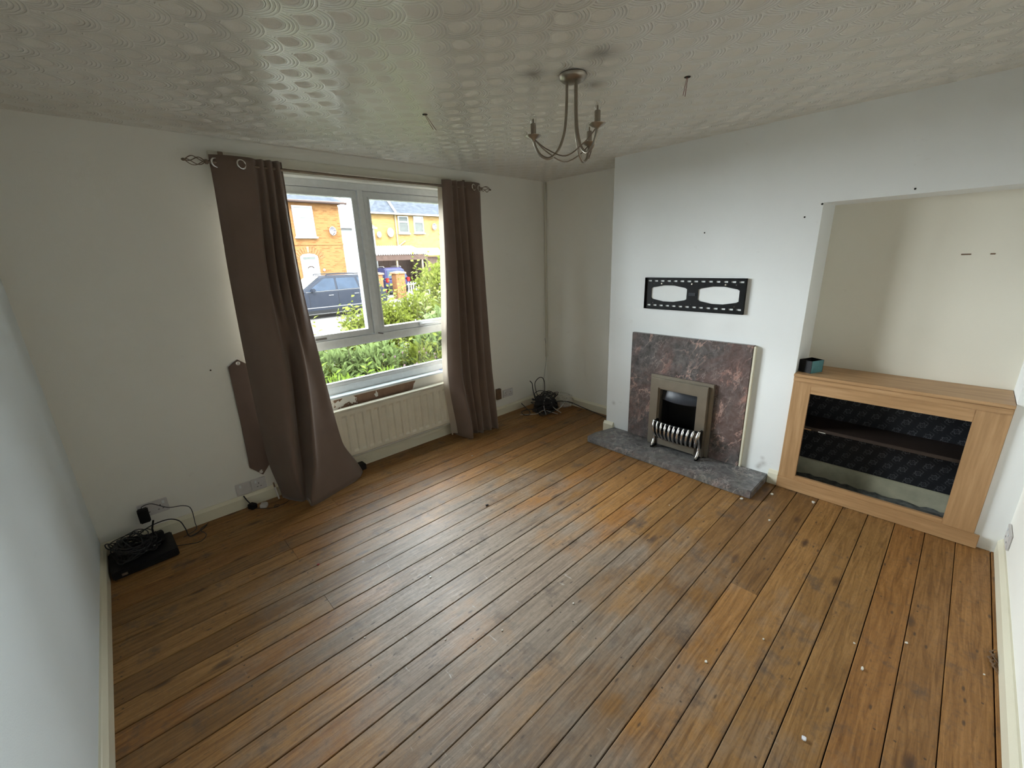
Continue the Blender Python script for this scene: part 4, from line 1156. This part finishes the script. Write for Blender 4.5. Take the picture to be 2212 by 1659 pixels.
M_PAVE = plain('pavement', (0.05, 0.048, 0.046), 0.9, 0.0, var=0.1, spec=0.06)
M_CARK = plain('black_car_paint', (0.0045, 0.0055, 0.0085), 0.3, 0.0, var=0.05, spec=0.06)
M_CARB = plain('navy_car_paint', (0.006, 0.006, 0.02), 0.3, 0.0, var=0.1, spec=0.06)
M_CARGL = plain('car_glass', (0.007, 0.011, 0.018), 0.2, 0.0, var=0.2, scale=3, spec=0.06)
M_TYRE = plain('tyre_rubber', (0.004, 0.004, 0.0042), 0.8, 0.0, var=0.1, spec=0.06)
M_TAIL = plain('red_tail_lamp', (0.06, 0.0025, 0.002), 0.5, 0.0, var=0.1, spec=0.06)
M_YEL = plain('yellow_plate', (0.09, 0.055, 0.004), 0.6, 0.0, var=0.1, spec=0.06)
M_TIMBER = plain('brown_timber_boards', (0.024, 0.0155, 0.0125), 0.9, 0.0, var=0.2, scale=5, spec=0.06)
M_CORR = plain('corrugated_plastic_sheet', (0.12, 0.118, 0.112), 0.8, 0.0, var=0.1, spec=0.06)
M_STONE = plain('sandstone_cap', (0.085, 0.055, 0.032), 0.9, 0.0, var=0.1, spec=0.06)
GZ = -0.5
tagk = struct(box('ground', M_GRASS, None, -30, 60, YO + 0.01, 9.0, GZ - 0.3, GZ + 0.05), 'front garden soil outside the window', 'ground')
struct(box('pavement', M_PAVE, None, -30, 60, 9.0, 11.0, GZ - 0.3, GZ + 0.06), 'pavement strip before the road outside', 'pavement')
struct(box('road', M_ASPH, None, -30, 60, 11.0, 20.6, GZ - 0.3, GZ), 'grey road outside the window', 'road')
struct(box('far_ground', M_PAVE, None, -30, 60, 20.6, 60.0, GZ - 0.3, GZ + 0.06), 'paved front yards across the road', 'ground')

def wheel(parent, x, y, z, r, w, side):
    wo = MB().lathe([(r * 0.5, -w / 2), (r * 0.95, -w / 2), (r, -w * 0.3), (r, w * 0.3), (r * 0.95, w / 2), (r * 0.5, w / 2)], (x, y, z), 'y', 24).build('wheel', M_TYRE, parent, smooth=True)
    MB().lathe([(0.02, -w / 2 - 0.012), (r * 0.6, -w / 2 - 0.004), (r * 0.62, w / 2 + 0.004), (0.02, w / 2 + 0.012)], (x, y, z), 'y', 20).build('hub', M_TYRE, wo, smooth=True)

M_SILVERCAR = plain('car_silver_trim', (0.05, 0.05, 0.052), 0.5, spec=0.06)
# black SUV on the road, nose to the left
suv = thing('suv_car', (6.8, 18.8, GZ), 'black SUV parked on the road outside', 'car')
CY0, CY1 = 17.92, 19.82
def side_poly(pts):
    return [(x, GZ + z) for x, z in pts]
low = side_poly([(4.38, 0.42), (4.42, 0.28), (4.75, 0.26), (8.75, 0.26), (9.05, 0.34), (9.10, 0.62), (9.08, 0.98), (8.9, 1.10), (5.55, 1.06), (4.75, 0.97), (4.45, 0.80)])
MB().prism([low], 'y', CY0, CY1).build('body', M_CARK, suv, smooth=True, bevel=0.07, seg=3)
base = [(5.35, 1.03), (8.98, 1.08), (8.62, 1.60), (8.2, 1.665), (6.65, 1.69), (6.35, 1.665)]
ins = 0.18
vs = [(x, CY0 + 0.05 + (ins if z > 1.3 else 0), GZ + z) for x, z in base] + [(x, CY1 - 0.05 - (ins if z > 1.3 else 0), GZ + z) for x, z in base]
nb = len(base)
MB().add(vs, [tuple(range(nb)), tuple(reversed(range(nb, 2 * nb)))] + [(i, (i + 1) % nb, nb + (i + 1) % nb, nb + i) for i in range(nb)]).build('cabin', M_CARK, suv, bevel=0.04, seg=3, smooth=True)
def glass_panel(name, mat, parent, pts):
    """pts (x,z above ground) laid on the sloped cabin side facing the window"""
    P = [(x, CY0 + 0.05 + ins * max(0.0, (z - 1.06)) / 0.58 - 0.016, GZ + z) for x, z in pts]
    n = len(P)
    return MB().add(P + [(x, y + 0.012, z) for x, y, z in P], [tuple(range(n)), tuple(reversed(range(n, 2 * n)))] + [(i, (i + 1) % n, n + (i + 1) % n, n + i) for i in range(n)]).build(name, mat, parent)
glass_panel('side_window', M_CARGL, suv, [(5.72, 1.10), (6.86, 1.12), (6.88, 1.58), (6.48, 1.58)])
glass_panel('side_window', M_CARGL, suv, [(6.95, 1.12), (7.85, 1.13), (7.75, 1.57), (6.97, 1.58)])
glass_panel('side_window', M_CARGL, suv, [(7.95, 1.13), (8.55, 1.16), (8.25, 1.53), (7.85, 1.56)])
glass_panel('window_trim', M_SILVERCAR, suv, [(5.66, 1.075), (8.6, 1.11), (8.6, 1.125), (5.66, 1.09)])
wsv = [(5.48, CY0 + 0.12, GZ + 1.08), (6.33, CY0 + 0.25, GZ + 1.645), (6.33, CY1 - 0.25, GZ + 1.645), (5.48, CY1 - 0.12, GZ + 1.08)]
MB().add([(x - 0.05, y, z + 0.035) for x, y, z in wsv] + [(x - 0.03, y, z + 0.015) for x, y, z in wsv], [(0, 1, 2, 3), (7, 6, 5, 4), (0, 4, 5, 1), (1, 5, 6, 2), (2, 6, 7, 3), (3, 7, 4, 0)]).build('windscreen', M_PANEO, suv)
for x in (5.75, 6.92, 7.95):
    box('door_seam', M_TYRE, suv, x - 0.006, x + 0.006, CY0 - 0.003, CY0 + 0.01, GZ + 0.36, GZ + 1.05)
for x in (6.62, 7.70):
    box('door_handle', M_SILVERCAR, suv, x - 0.10, x + 0.10, CY0 - 0.02, CY0 + 0.01, GZ + 0.90, GZ + 0.93, bevel=0.006)
box('side_trim', M_SILVERCAR, suv, 5.6, 8.1, CY0 - 0.012, CY0 + 0.01, GZ + 0.44, GZ + 0.475, bevel=0.004)
box('sill_skirt', M_TYRE, suv, 5.4, 8.1, CY0 - 0.006, CY0 + 0.05, GZ + 0.22, GZ + 0.36, bevel=0.01)
mo = box('wing_mirror', M_CARK, suv, 5.82, 5.98, CY0 - 0.20, CY0 + 0.02, GZ + 1.08, GZ + 1.22, bevel=0.03)
for y in (CY0 + 0.22, CY1 - 0.22):
    MB().tube(catmull([(6.6, y, GZ + 1.69), (6.75, y, GZ + 1.735), (8.2, y, GZ + 1.72), (8.4, y, GZ + 1.66)], 5), 0.018, 6).build('roof_rail', M_CARK, suv, smooth=True)
box('tail_lamp', M_TAIL, suv, 8.98, 9.12, CY0 + 0.02, CY0 + 0.16, GZ + 0.82, GZ + 0.98, bevel=0.01)
for x in (5.25, 8.2):
    wheel(suv, x, CY0 + 0.13, GZ + 0.37, 0.37, 0.25, -1)
    wheel(suv, x, CY1 - 0.13, GZ + 0.37, 0.37, 0.25, 1)

# navy car behind the gate pillars, tail towards the window
c2 = thing('hatchback_car', (13.9, 27.3, GZ + 0.06), 'navy car with red tail lamps behind the brick pillars', 'car')
X0, X1, YB, zg = 13.02, 14.78, 25.6, GZ + 0.06
prof = [(YB + 0.02, 0.34), (YB, 0.55), (YB + 0.05, 0.95), (YB + 0.25, 1.0), (YB + 3.4, 0.98), (YB + 4.1, 0.80), (YB + 4.2, 0.45), (YB + 4.1, 0.28)]
MB().prism([[(y, zg + z) for y, z in prof]], 'x', X0, X1).build('body', M_CARB, c2, bevel=0.08, seg=3, smooth=True)
cabp = [(YB + 0.10, 0.97), (YB + 0.38, 1.62), (YB + 0.7, 1.72), (YB + 2.2, 1.70), (YB + 3.1, 0.98)]
vs = [(X0 + 0.04 + (0.2 if z > 1.3 else 0), y, zg + z) for y, z in cabp] + [(X1 - 0.04 - (0.2 if z > 1.3 else 0), y, zg + z) for y, z in cabp]
MB().add(vs, [tuple(range(5)), tuple(reversed(range(5, 10)))] + [(i, (i + 1) % 5, 5 + (i + 1) % 5, 5 + i) for i in range(5)]).build('cabin', M_CARB, c2, bevel=0.05, seg=3, smooth=True)
rw = [(X0 + 0.20, YB + 0.125, zg + 1.04), (X1 - 0.20, YB + 0.125, zg + 1.04), (X1 - 0.30, YB + 0.335, zg + 1.52), (X0 + 0.30, YB + 0.335, zg + 1.52)]
MB().add([(x, y - 0.02, z) for x, y, z in rw] + [(x, y + 0.01, z) for x, y, z in rw], [(0, 1, 2, 3), (7, 6, 5, 4), (0, 4, 5, 1), (1, 5, 6, 2), (2, 6, 7, 3), (3, 7, 4, 0)]).build('rear_window', M_CARGL, c2)
for xx in (X0 + 0.03, X1 - 0.23):
    box('tail_lamp', M_TAIL, c2, xx, xx + 0.20, YB - 0.02, YB + 0.12, zg + 0.80, zg + 1.08, bevel=0.02)
    box('reflector', M_TAIL, c2, xx + 0.08, xx + 0.28, YB - 0.03, YB + 0.05, zg + 0.40, zg + 0.50, bevel=0.01)
box('bumper', M_TYRE, c2, X0 + 0.02, X1 - 0.02, YB - 0.05, YB + 0.1, zg + 0.30, zg + 0.62, bevel=0.03)
box('number_plate', M_WHITEP, c2, 13.75, 14.2, YB - 0.065, YB - 0.045, zg + 0.44, zg + 0.56, bevel=0.004)
box('tailgate_trim', M_SILVERCAR, c2, 13.55, 14.1, YB - 0.012, YB + 0.03, zg + 0.92, zg + 0.97, bevel=0.004)
box('yellow_lamp', M_YEL, c2, 14.15, 14.35, YB - 0.012, YB + 0.05, zg + 0.86, zg + 0.98, bevel=0.01)
for xx in (X0 + 0.28, X1 - 0.28):
    MB().tube([(xx, YB + 0.6, zg + 1.72), (xx, YB + 0.7, zg + 1.78), (xx, YB + 2.0, zg + 1.77), (xx, YB + 2.1, zg + 1.70)], 0.025, 6).build('roof_rail', M_SILVERCAR, c2)
for y in (YB + 0.75, YB + 3.4):
    for xx in (X0 + 0.12, X1 - 0.12):
        wo = MB().lathe([(0.15, -0.1), (0.31, -0.1), (0.32, 0), (0.31, 0.1), (0.15, 0.1)], (xx, y, zg + 0.32), 'x', 20).build('wheel', M_TYRE, c2, smooth=True)

# left brick house
YH = 24.0
hl = thing('brick_house', (6.0, YH + 3, GZ), 'orange brick house with slate roof behind the black SUV', 'house')
box('wall', M_BRICK1, hl, 1.0, 9.92, YH, YH + 5.3, GZ, 4.75)
rf = MB().add([(0.7, YH - 0.35, 4.72), (10.25, YH - 0.35, 4.72), (10.25, YH + 5.6, 4.72), (0.7, YH + 5.6, 4.72), (3.4, YH + 2.6, 6.6), (7.6, YH + 2.6, 6.6)], [(0, 1, 5, 4), (1, 2, 5), (2, 3, 4, 5), (3, 0, 4), (3, 2, 1, 0)]).build('roof', M_SLATE, hl)
MB().tube([(0.7, YH - 0.40, 4.69), (10.25, YH - 0.40, 4.69)], 0.065, 8).build('gutter', M_GUTTER, hl)
box('brick_band', M_BRICK1, hl, 1.0, 9.94, YH - 0.03, YH, 2.62, 2.70)
box('chimney_stack', M_BRICK1, rf, 9.3, 10.1, YH + 1.6, YH + 2.4, 4.4, 5.35)
def house_window(parent, x0, x1, z0, z1, y, tz, top, bot):
    w = MB().prism([[(x0, z0), (x1, z0), (x1, z1), (x0, z1)], [(x0 + 0.08, z0 + 0.09), (x0 + 0.08, tz - 0.05), (x1 - 0.08, tz - 0.05), (x1 - 0.08, z0 + 0.09)], [(x0 + 0.08, tz + 0.05), (x0 + 0.08, z1 - 0.08), (x1 - 0.08, z1 - 0.08), (x1 - 0.08, tz + 0.05)]], 'y', y - 0.06, y - 0.001).build('window', M_WHITEP, parent)
    box('pane', bot, w, x0 + 0.07, x1 - 0.07, y - 0.02, y - 0.002, z0 + 0.08, tz - 0.04)
    box('pane', top, w, x0 + 0.07, x1 - 0.07, y - 0.02, y - 0.002, tz + 0.04, z1 - 0.07)
    box('window_ledge', M_WHITEP, w, x0 - 0.06, x1 + 0.06, y - 0.16, y - 0.001, z0 - 0.09, z0 - 0.001)
house_window(hl, 7.56, 8.55, 3.03, 4.52, YH, 4.0, M_PANEO, M_PANEO)
house_window(hl, 4.6, 5.6, 3.03, 4.52, YH, 4.0, M_PANEO, M_PANEO)
dr = MB().prism([[(7.58, GZ + 0.1), (8.46, GZ + 0.1), (8.46, 2.05), (8.32, 2.16), (8.02, 2.20), (7.72, 2.16), (7.58, 2.05)]], 'y', YH - 0.05, YH - 0.001).build('door', M_WHITEP, hl)
box('door_pane', M_PANED, dr, 7.70, 8.32, YH - 0.06, YH - 0.051, 1.90, 2.03)
MB().tube([(8.02 - 0.16, YH - 0.07, 1.47), (8.02 - 0.08, YH - 0.07, 1.54), (8.02 + 0.08, YH - 0.07, 1.54), (8.02 + 0.16, YH - 0.07, 1.47)], 0.025, 6).build('door_lunette', M_GUTTER, dr)
ar = []
for i in range(13):
    a = math.radians(150 - 120 * i / 12)
    cx, cz = 8.02, 1.62
    r0, r1_ = 0.63, 0.92
    b = MB()
    da = math.radians(4)
    b.prism([[(cx + r * math.cos(a + s_), cz + r * math.sin(a + s_)) for r, s_ in ((r0, -da), (r1_, -da), (r1_, da), (r0, da))]], 'y', YH - 0.02, YH - 0.001)
    b.build('arch_brick', M_BRICK3 if i != 6 else M_STONE, hl)
box('wall_lamp', M_WHITEP, hl, 8.62, 8.74, YH - 0.12, YH - 0.001, 1.28, 1.40, bevel=0.03)
def dish(x, y, z, r, mat, label):
    d = thing('satellite_dish', (x, y, z), label, 'satellite dish')
    n = 20
    rows = []
    for i in range(6):
        q = i / 5
        rows.append([(x + r * q * 0.9 * math.cos(2 * math.pi * k / n), y - 0.14 - 0.10 * q * q, z + r * q * 1.1 * math.sin(2 * math.pi * k / n)) for k in range(n + 1)])
    o_ = MB().grid(rows).build('bowl', mat, d, smooth=True, fix=False)
    sm_ = o_.modifiers.new('thick', 'SOLIDIFY')
    sm_.thickness = 0.015
    MB().tube([(x, y - 0.13, z), (x, y - 0.01, z - 0.05)], 0.025, 6).build('mount', M_GUTTER, d)
    MB().tube([(x, y - 0.2, z - r * 0.9), (x, y - 0.45, z - 0.1)], 0.015, 6).build('feed_arm', M_GUTTER, d)
dish(9.38, YH, 3.31, 0.21, M_DISH, 'grey satellite dish on the orange brick house corner')

# white rendered house set back
hw = thing('rendered_house', (13, 33, GZ), 'white rendered house with brown tiled roof between the brick houses', 'house')
box('wall', M_RENDERW, hw, 9.95, 14.8, 30.0, 36.0, GZ, 4.05)
MB().add([(9.9, 29.7, 3.98), (14.86, 29.7, 3.98), (14.86, 33.5, 5.75), (9.9, 33.5, 5.75), (14.86, 36.3, 3.98), (9.9, 36.3, 3.98)], [(0, 1, 2, 3), (3, 2, 4, 5), (0, 3, 5), (1, 4, 2), (0, 5, 4, 1)]).build('roof', M_TILE, hw)
MB().tube([(9.9, 29.66, 3.95), (14.86, 29.66, 3.95)], 0.06, 8).build('gutter', M_WHITEP, hw)
house_window(hw, 13.35, 14.05, 2.6, 3.8, 30.0, 3.45, M_PANED, M_PANED)

# right brick house
YR = 31.0
hr = thing('brick_house', (20, YR + 3.5, GZ), 'yellow brown brick house with two white windows behind the carport', 'house')
box('wall', M_BRICK2, hr, 15.2, 27.0, YR, YR + 7, GZ, 5.12)
MB().add([(14.9, YR - 0.35, 5.1), (27.3, YR - 0.35, 5.1), (27.3, YR + 7.3, 5.1), (14.9, YR + 7.3, 5.1), (18.2, YR + 3.5, 7.6), (24.0, YR + 3.5, 7.6)], [(0, 1, 5, 4), (1, 2, 5), (2, 3, 4, 5), (3, 0, 4), (3, 2, 1, 0)]).build('roof', M_SLATE, hr)
box('fascia', M_WHITEP, hr, 14.9, 27.3, YR - 0.42, YR - 0.36, 5.03, 5.14)
MB().tube([(17.05, YR - 0.30, 5.2), (17.6, YR + 3.0, 7.4)], 0.08, 6).build('hip_ridge', M_WHITEP, hr)
house_window(hr, 17.30, 18.20, 3.73, 4.98, YR, 4.55, M_PANED, M_PANED)
house_window(hr, 18.66, 19.55, 3.76, 5.0, YR, 4.58, M_WHITEP, M_PANED)
MB().tube([(17.08, YR - 0.06, 5.05), (17.08, YR - 0.06, 2.66), (17.08, YR - 0.06, GZ)], 0.055, 8).build('downpipe', M_PIPE, hr)
MB().tube([(17.1, YR - 0.07, 2.75), (17.75, YR - 0.07, 3.15)], 0.05, 8).build('branch_pipe', M_PIPE, hr)
dish(15.54, YR, 3.60, 0.20, M_DISHW, 'small white satellite dish left of the downpipe')
dish(16.48, YR, 3.76, 0.30, M_DISHW, 'large white satellite dish beside the downpipe')
dish(20.45, YR, 4.25, 0.24, M_DISH, 'grey satellite dish right of the two white house windows')

# carport with corrugated roof and timber fence
cp = thing('carport', (15.2, 27.6, GZ), 'carport with wavy white corrugated roof over brown boards', 'carport')
rows = []
nn = 150
for j, (y, z) in enumerate(((26.95, 2.12), (29.2, 2.72))):
    rows.append([(13.0 + 4.25 * i / nn, y, z + 0.04 * math.sin(i * 2 * math.pi / 6)) for i in range(nn + 1)])
o = MB().grid(rows).build('corrugated_sheet', M_CORR, cp, fix=False)
sm = o.modifiers.new('thick', 'SOLIDIFY')
sm.thickness = 0.02
for i in range(28):
    x = 13.0 + 0.19 * i
    box('fence_board', M_TIMBER, cp, x + 0.004, x + 0.186, 30.05 + 0.02 * (i % 2), 30.08 + 0.02 * (i % 2), GZ + 0.06, 2.25 + R.uniform(-0.01, 0.01))
box('header_board', M_TIMBER, cp, 13.0, 17.2, 27.0, 27.05, 1.72, 2.06)
for x in (14.75, 16.75):
    box('post', M_PIPE, cp, x - 0.05, x + 0.05, 27.05, 27.15, GZ + 0.06, 2.05)
sh2 = thing('garden_shed', (18.6, 28, GZ), 'low shed roof right of the carport', 'shed')
box('wall', M_TIMBER, sh2, 17.5, 20.5, 27.8, 29.8, GZ + 0.06, 1.9)
MB().prism([[(27.5, 2.0), (30.0, 2.5), (30.0, 2.58), (27.5, 2.08)]], 'x', 17.35, 20.7).build('roof', M_CORR, sh2)

# gate pillars, railing
for (x0, x1, lab) in ((10.68, 11.30, 'brick gate pillar with stone cap half hidden by the mullion'), (12.07, 12.68, 'brick gate pillar with stone cap in front of the navy car')):
    gp = thing('gate_pillar', ((x0 + x1) / 2, 22.8, GZ + 0.06), lab, 'gate pillar', 'brick gate pillars across the road')
    box('shaft', M_BRICK3, gp, x0 + 0.03, x1 - 0.03, 22.5, 23.05, GZ + 0.06, 0.97)
    MB().add([(x0 - 0.04, 22.43, 0.971), (x1 + 0.04, 22.43, 0.971), (x1 + 0.04, 23.12, 0.971), (x0 - 0.04, 23.12, 0.971), (x0 - 0.04, 22.43, 1.05), (x1 + 0.04, 22.43, 1.05), (x1 + 0.04, 23.12, 1.05), (x0 - 0.04, 23.12, 1.05), ((x0 + x1) / 2, 22.77, 1.13)],
             [(3, 2, 1, 0), (0, 1, 5, 4), (1, 2, 6, 5), (2, 3, 7, 6), (3, 0, 4, 7), (4, 5, 8), (5, 6, 8), (6, 7, 8), (7, 4, 8)]).build('cap', M_STONE, gp)
rl = thing('picket_fence', (15, 22.6, GZ), 'white picket fence right of the brick gate pillar', 'fence')
for z in (-0.15, 0.3):
    box('rail', M_WHITEP, rl, 12.8, 18.0, 22.62, 22.66, z, z + 0.07)
for i in range(32):
    x = 12.85 + 0.165 * i
    MB().prism([[(x, GZ + 0.06), (x + 0.07, GZ + 0.06), (x + 0.07, 0.42), (x + 0.035, 0.48), (x, 0.42)]], 'y', 22.585, 22.615).build('picket', M_WHITEP, rl)

# ------------------------------------------------------------------ garden planting
def leaf_mat(name, c):
    t = NT(name)
    nz = t.noise(t.pos(), 11, 2)
    col = t.mix(nz, tuple(v * 0.6 for v in c), tuple(min(1, v * 1.35) for v in c))
    t.base(col, 0.6, 0, 0.05)
    tr = t.n('ShaderNodeBsdfTranslucent')
    t.put(tr.inputs['Color'], col)
    mx = t.n('ShaderNodeMixShader')
    mx.inputs[0].default_value = 0.35
    t.t.links.new(t.b.outputs[0], mx.inputs[1])
    t.t.links.new(tr.outputs[0], mx.inputs[2])
    t.t.links.new(mx.outputs[0], t.o.inputs['Surface'])
    return t.m
M_LEAFY = leaf_mat('yellow_green_leaf', (0.050, 0.060, 0.009))
M_LEAFG = leaf_mat('grey_green_leaf', (0.058, 0.078, 0.026))
M_LEAFL = leaf_mat('lime_leaf', (0.054, 0.080, 0.010))
M_STEM = plain('green_stem', (0.02, 0.018, 0.008), 0.8, spec=0.05)
M_PINK = plain('pink_petal', (0.085, 0.052, 0.064), 0.7, spec=0.05)
def leaf(mb, p, d, L, wd, q):
    d = d.normalized()
    s = d.cross(Vector((q.uniform(-1, 1), q.uniform(-1, 1), q.uniform(0.2, 1.4)))).normalized()
    n = s.cross(d)
    a = p
    m1 = p + d * L * 0.45 + n * L * 0.06
    e = p + d * L - Vector((0, 0, L * 0.12))
    mb.add([a, m1 + s * wd, e, m1 - s * wd, m1 - n * wd * 0.5], [(0, 1, 4), (1, 2, 4), (2, 3, 4), (3, 0, 4)])
def shrub(name, label, mat, blobs, n, L, wd, seed, group, shoots=0, upb=0.3):
    q = random.Random(seed)
    cx = sum(b[0][0] for b in blobs) / len(blobs)
    cyy = sum(b[0][1] for b in blobs) / len(blobs)
    t = thing(name, (cx, cyy, GZ + 0.05), label, 'shrub', group)
    mb, st = MB(), MB()
    vols = [b[1][0] * b[1][1] * b[1][2] for b in blobs]
    for (c, r), v in zip(blobs, vols):
        for i in range(int(n * v / sum(vols))):
            u = Vector((q.gauss(0, 1), q.gauss(0, 1), q.gauss(0, 1))).normalized()
            rad = q.uniform(0.55, 1.0) ** 0.6
            p = Vector((c[0] + u.x * r[0] * rad, c[1] + u.y * r[1] * rad, c[2] + u.z * r[2] * rad))
            if p.z < GZ + 0.06:
                continue
            leaf(mb, p, u + Vector((q.uniform(-.8, .8), q.uniform(-.8, .8), q.uniform(-.3, .6) + upb)), L * q.uniform(0.7, 1.3), wd * q.uniform(0.7, 1.2), q)
        for k in range(3):
            st.tube([(c[0] + q.uniform(-.1, .1), c[1] + q.uniform(-.1, .1), GZ + 0.03), (c[0] + r[0] * q.uniform(-.3, .3), c[1], c[2]), (c[0] + r[0] * q.uniform(-.5, .5), c[1] + r[1] * q.uniform(-.3, .3), c[2] + r[2] * 0.8)], [0.012, 0.008, 0.003], 5)
        for k in range(shoots):
            b0 = Vector((c[0] + r[0] * q.uniform(-.9, .9), c[1] + r[1] * q.uniform(-.6, .6), c[2] + r[2] * 0.5))
            top = b0 + Vector((q.uniform(-.12, .12), q.uniform(-.05, .05), r[2] * q.uniform(0.5, 0.95)))
            st.tube([b0, (b0 + top) / 2 + Vector((.01, 0, 0)), top], [0.004, 0.003, 0.0015], 4)
            for m_ in range(9):
                p = b0.lerp(top, (m_ + 1) / 9)
                a = m_ * 2.4
                leaf(mb, p, Vector((math.cos(a), math.sin(a), 0.5)), L * 0.9, wd * 0.9, q)
    f = mb.build('foliage', mat, t, fix=False)
    f['kind'] = 'stuff'
    st.build('stems', M_STEM, t)
    return t
G1 = 'shrubs in the front garden'
shrub('hedge_shrub', 'yellow green hedge bush below the brick pillars', M_LEAFY, [((3.05, 6.2, 0.30), (0.55, 0.5, 0.75)), ((3.75, 6.35, 0.30), (0.6, 0.5, 0.80)), ((2.72, 6.0, 0.15), (0.42, 0.4, 0.75))], 9000, 0.085, 0.024, 1, G1, 22)
shrub('hedge_shrub', 'spiky yellow green bush end overlapping the road view', M_LEAFY, [((2.45, 6.0, 0.22), (0.24, 0.3, 0.62))], 1500, 0.085, 0.020, 2, G1, 16)
shrub('hedge_shrub', 'tall light green shrub rising at the right pane edge', M_LEAFY, [((4.35, 6.7, 0.75), (0.38, 0.35, 0.85)), ((4.9, 6.8, 0.9), (0.5, 0.4, 1.0))], 4200, 0.095, 0.030, 3, G1, 8)
shrub('leafy_shrub', 'grey green large leaved shrub in the right pane', M_LEAFG, [((3.45, 5.0, 0.30), (0.45, 0.4, 0.70)), ((3.95, 5.2, 0.35), (0.5, 0.4, 0.72)), ((3.1, 4.9, 0.1), (0.35, 0.35, 0.6))], 4200, 0.15, 0.030, 4, G1, 8)
shrub('leafy_shrub', 'grey green mixed foliage below the left casement', M_LEAFG, [((1.75, 5.2, 0.05), (0.55, 0.4, 0.62)), ((2.35, 5.0, 0.05), (0.5, 0.4, 0.62)), ((1.2, 5.3, 0.0), (0.45, 0.4, 0.55))], 4800, 0.12, 0.024, 5, G1, 6)
shrub('leafy_shrub', 'yellow green foliage in the middle of the lower pane', M_LEAFY, [((2.85, 4.75, 0.05), (0.4, 0.35, 0.55)), ((2.3, 5.6, 0.15), (0.5, 0.4, 0.62))], 3600, 0.11, 0.022, 6, G1, 5)
shrub('low_plant', 'bright lime leaves along the bottom of the lower pane', M_LEAFL, [((1.55, 4.4, 0.05), (0.42, 0.22, 0.42)), ((2.1, 4.35, 0.02), (0.4, 0.22, 0.42)), ((2.7, 4.3, 0.0), (0.4, 0.2, 0.42))], 2400, 0.12, 0.014, 7, G1, 3, 1.0)
q = random.Random(11)
for i in range(12):
    x, y, z = 2.12 + 0.065 * i + q.uniform(-.05, .05), 4.45 + q.uniform(-.06, .06), q.uniform(0.42, 0.66)
    fl_ = thing('garden_flower', (x, y, GZ + 0.05), 'small pink flower on a thin stem in the garden foliage', 'flower', 'pink garden flowers')
    MB().tube([(x, y, GZ + 0.04), (x + 0.01, y, (z + GZ) / 2), (x, y - 0.01, z)], 0.003, 5).build('stem', M_STEM, fl_)
    pb = MB()
    for k in range(6):
        a = k * math.pi / 3
        leaf(pb, Vector((x, y - 0.01, z)), Vector((math.cos(a), -0.5, math.sin(a))), 0.017, 0.006, q)
    pb.build('petals', M_PINK, fl_, fix=False)
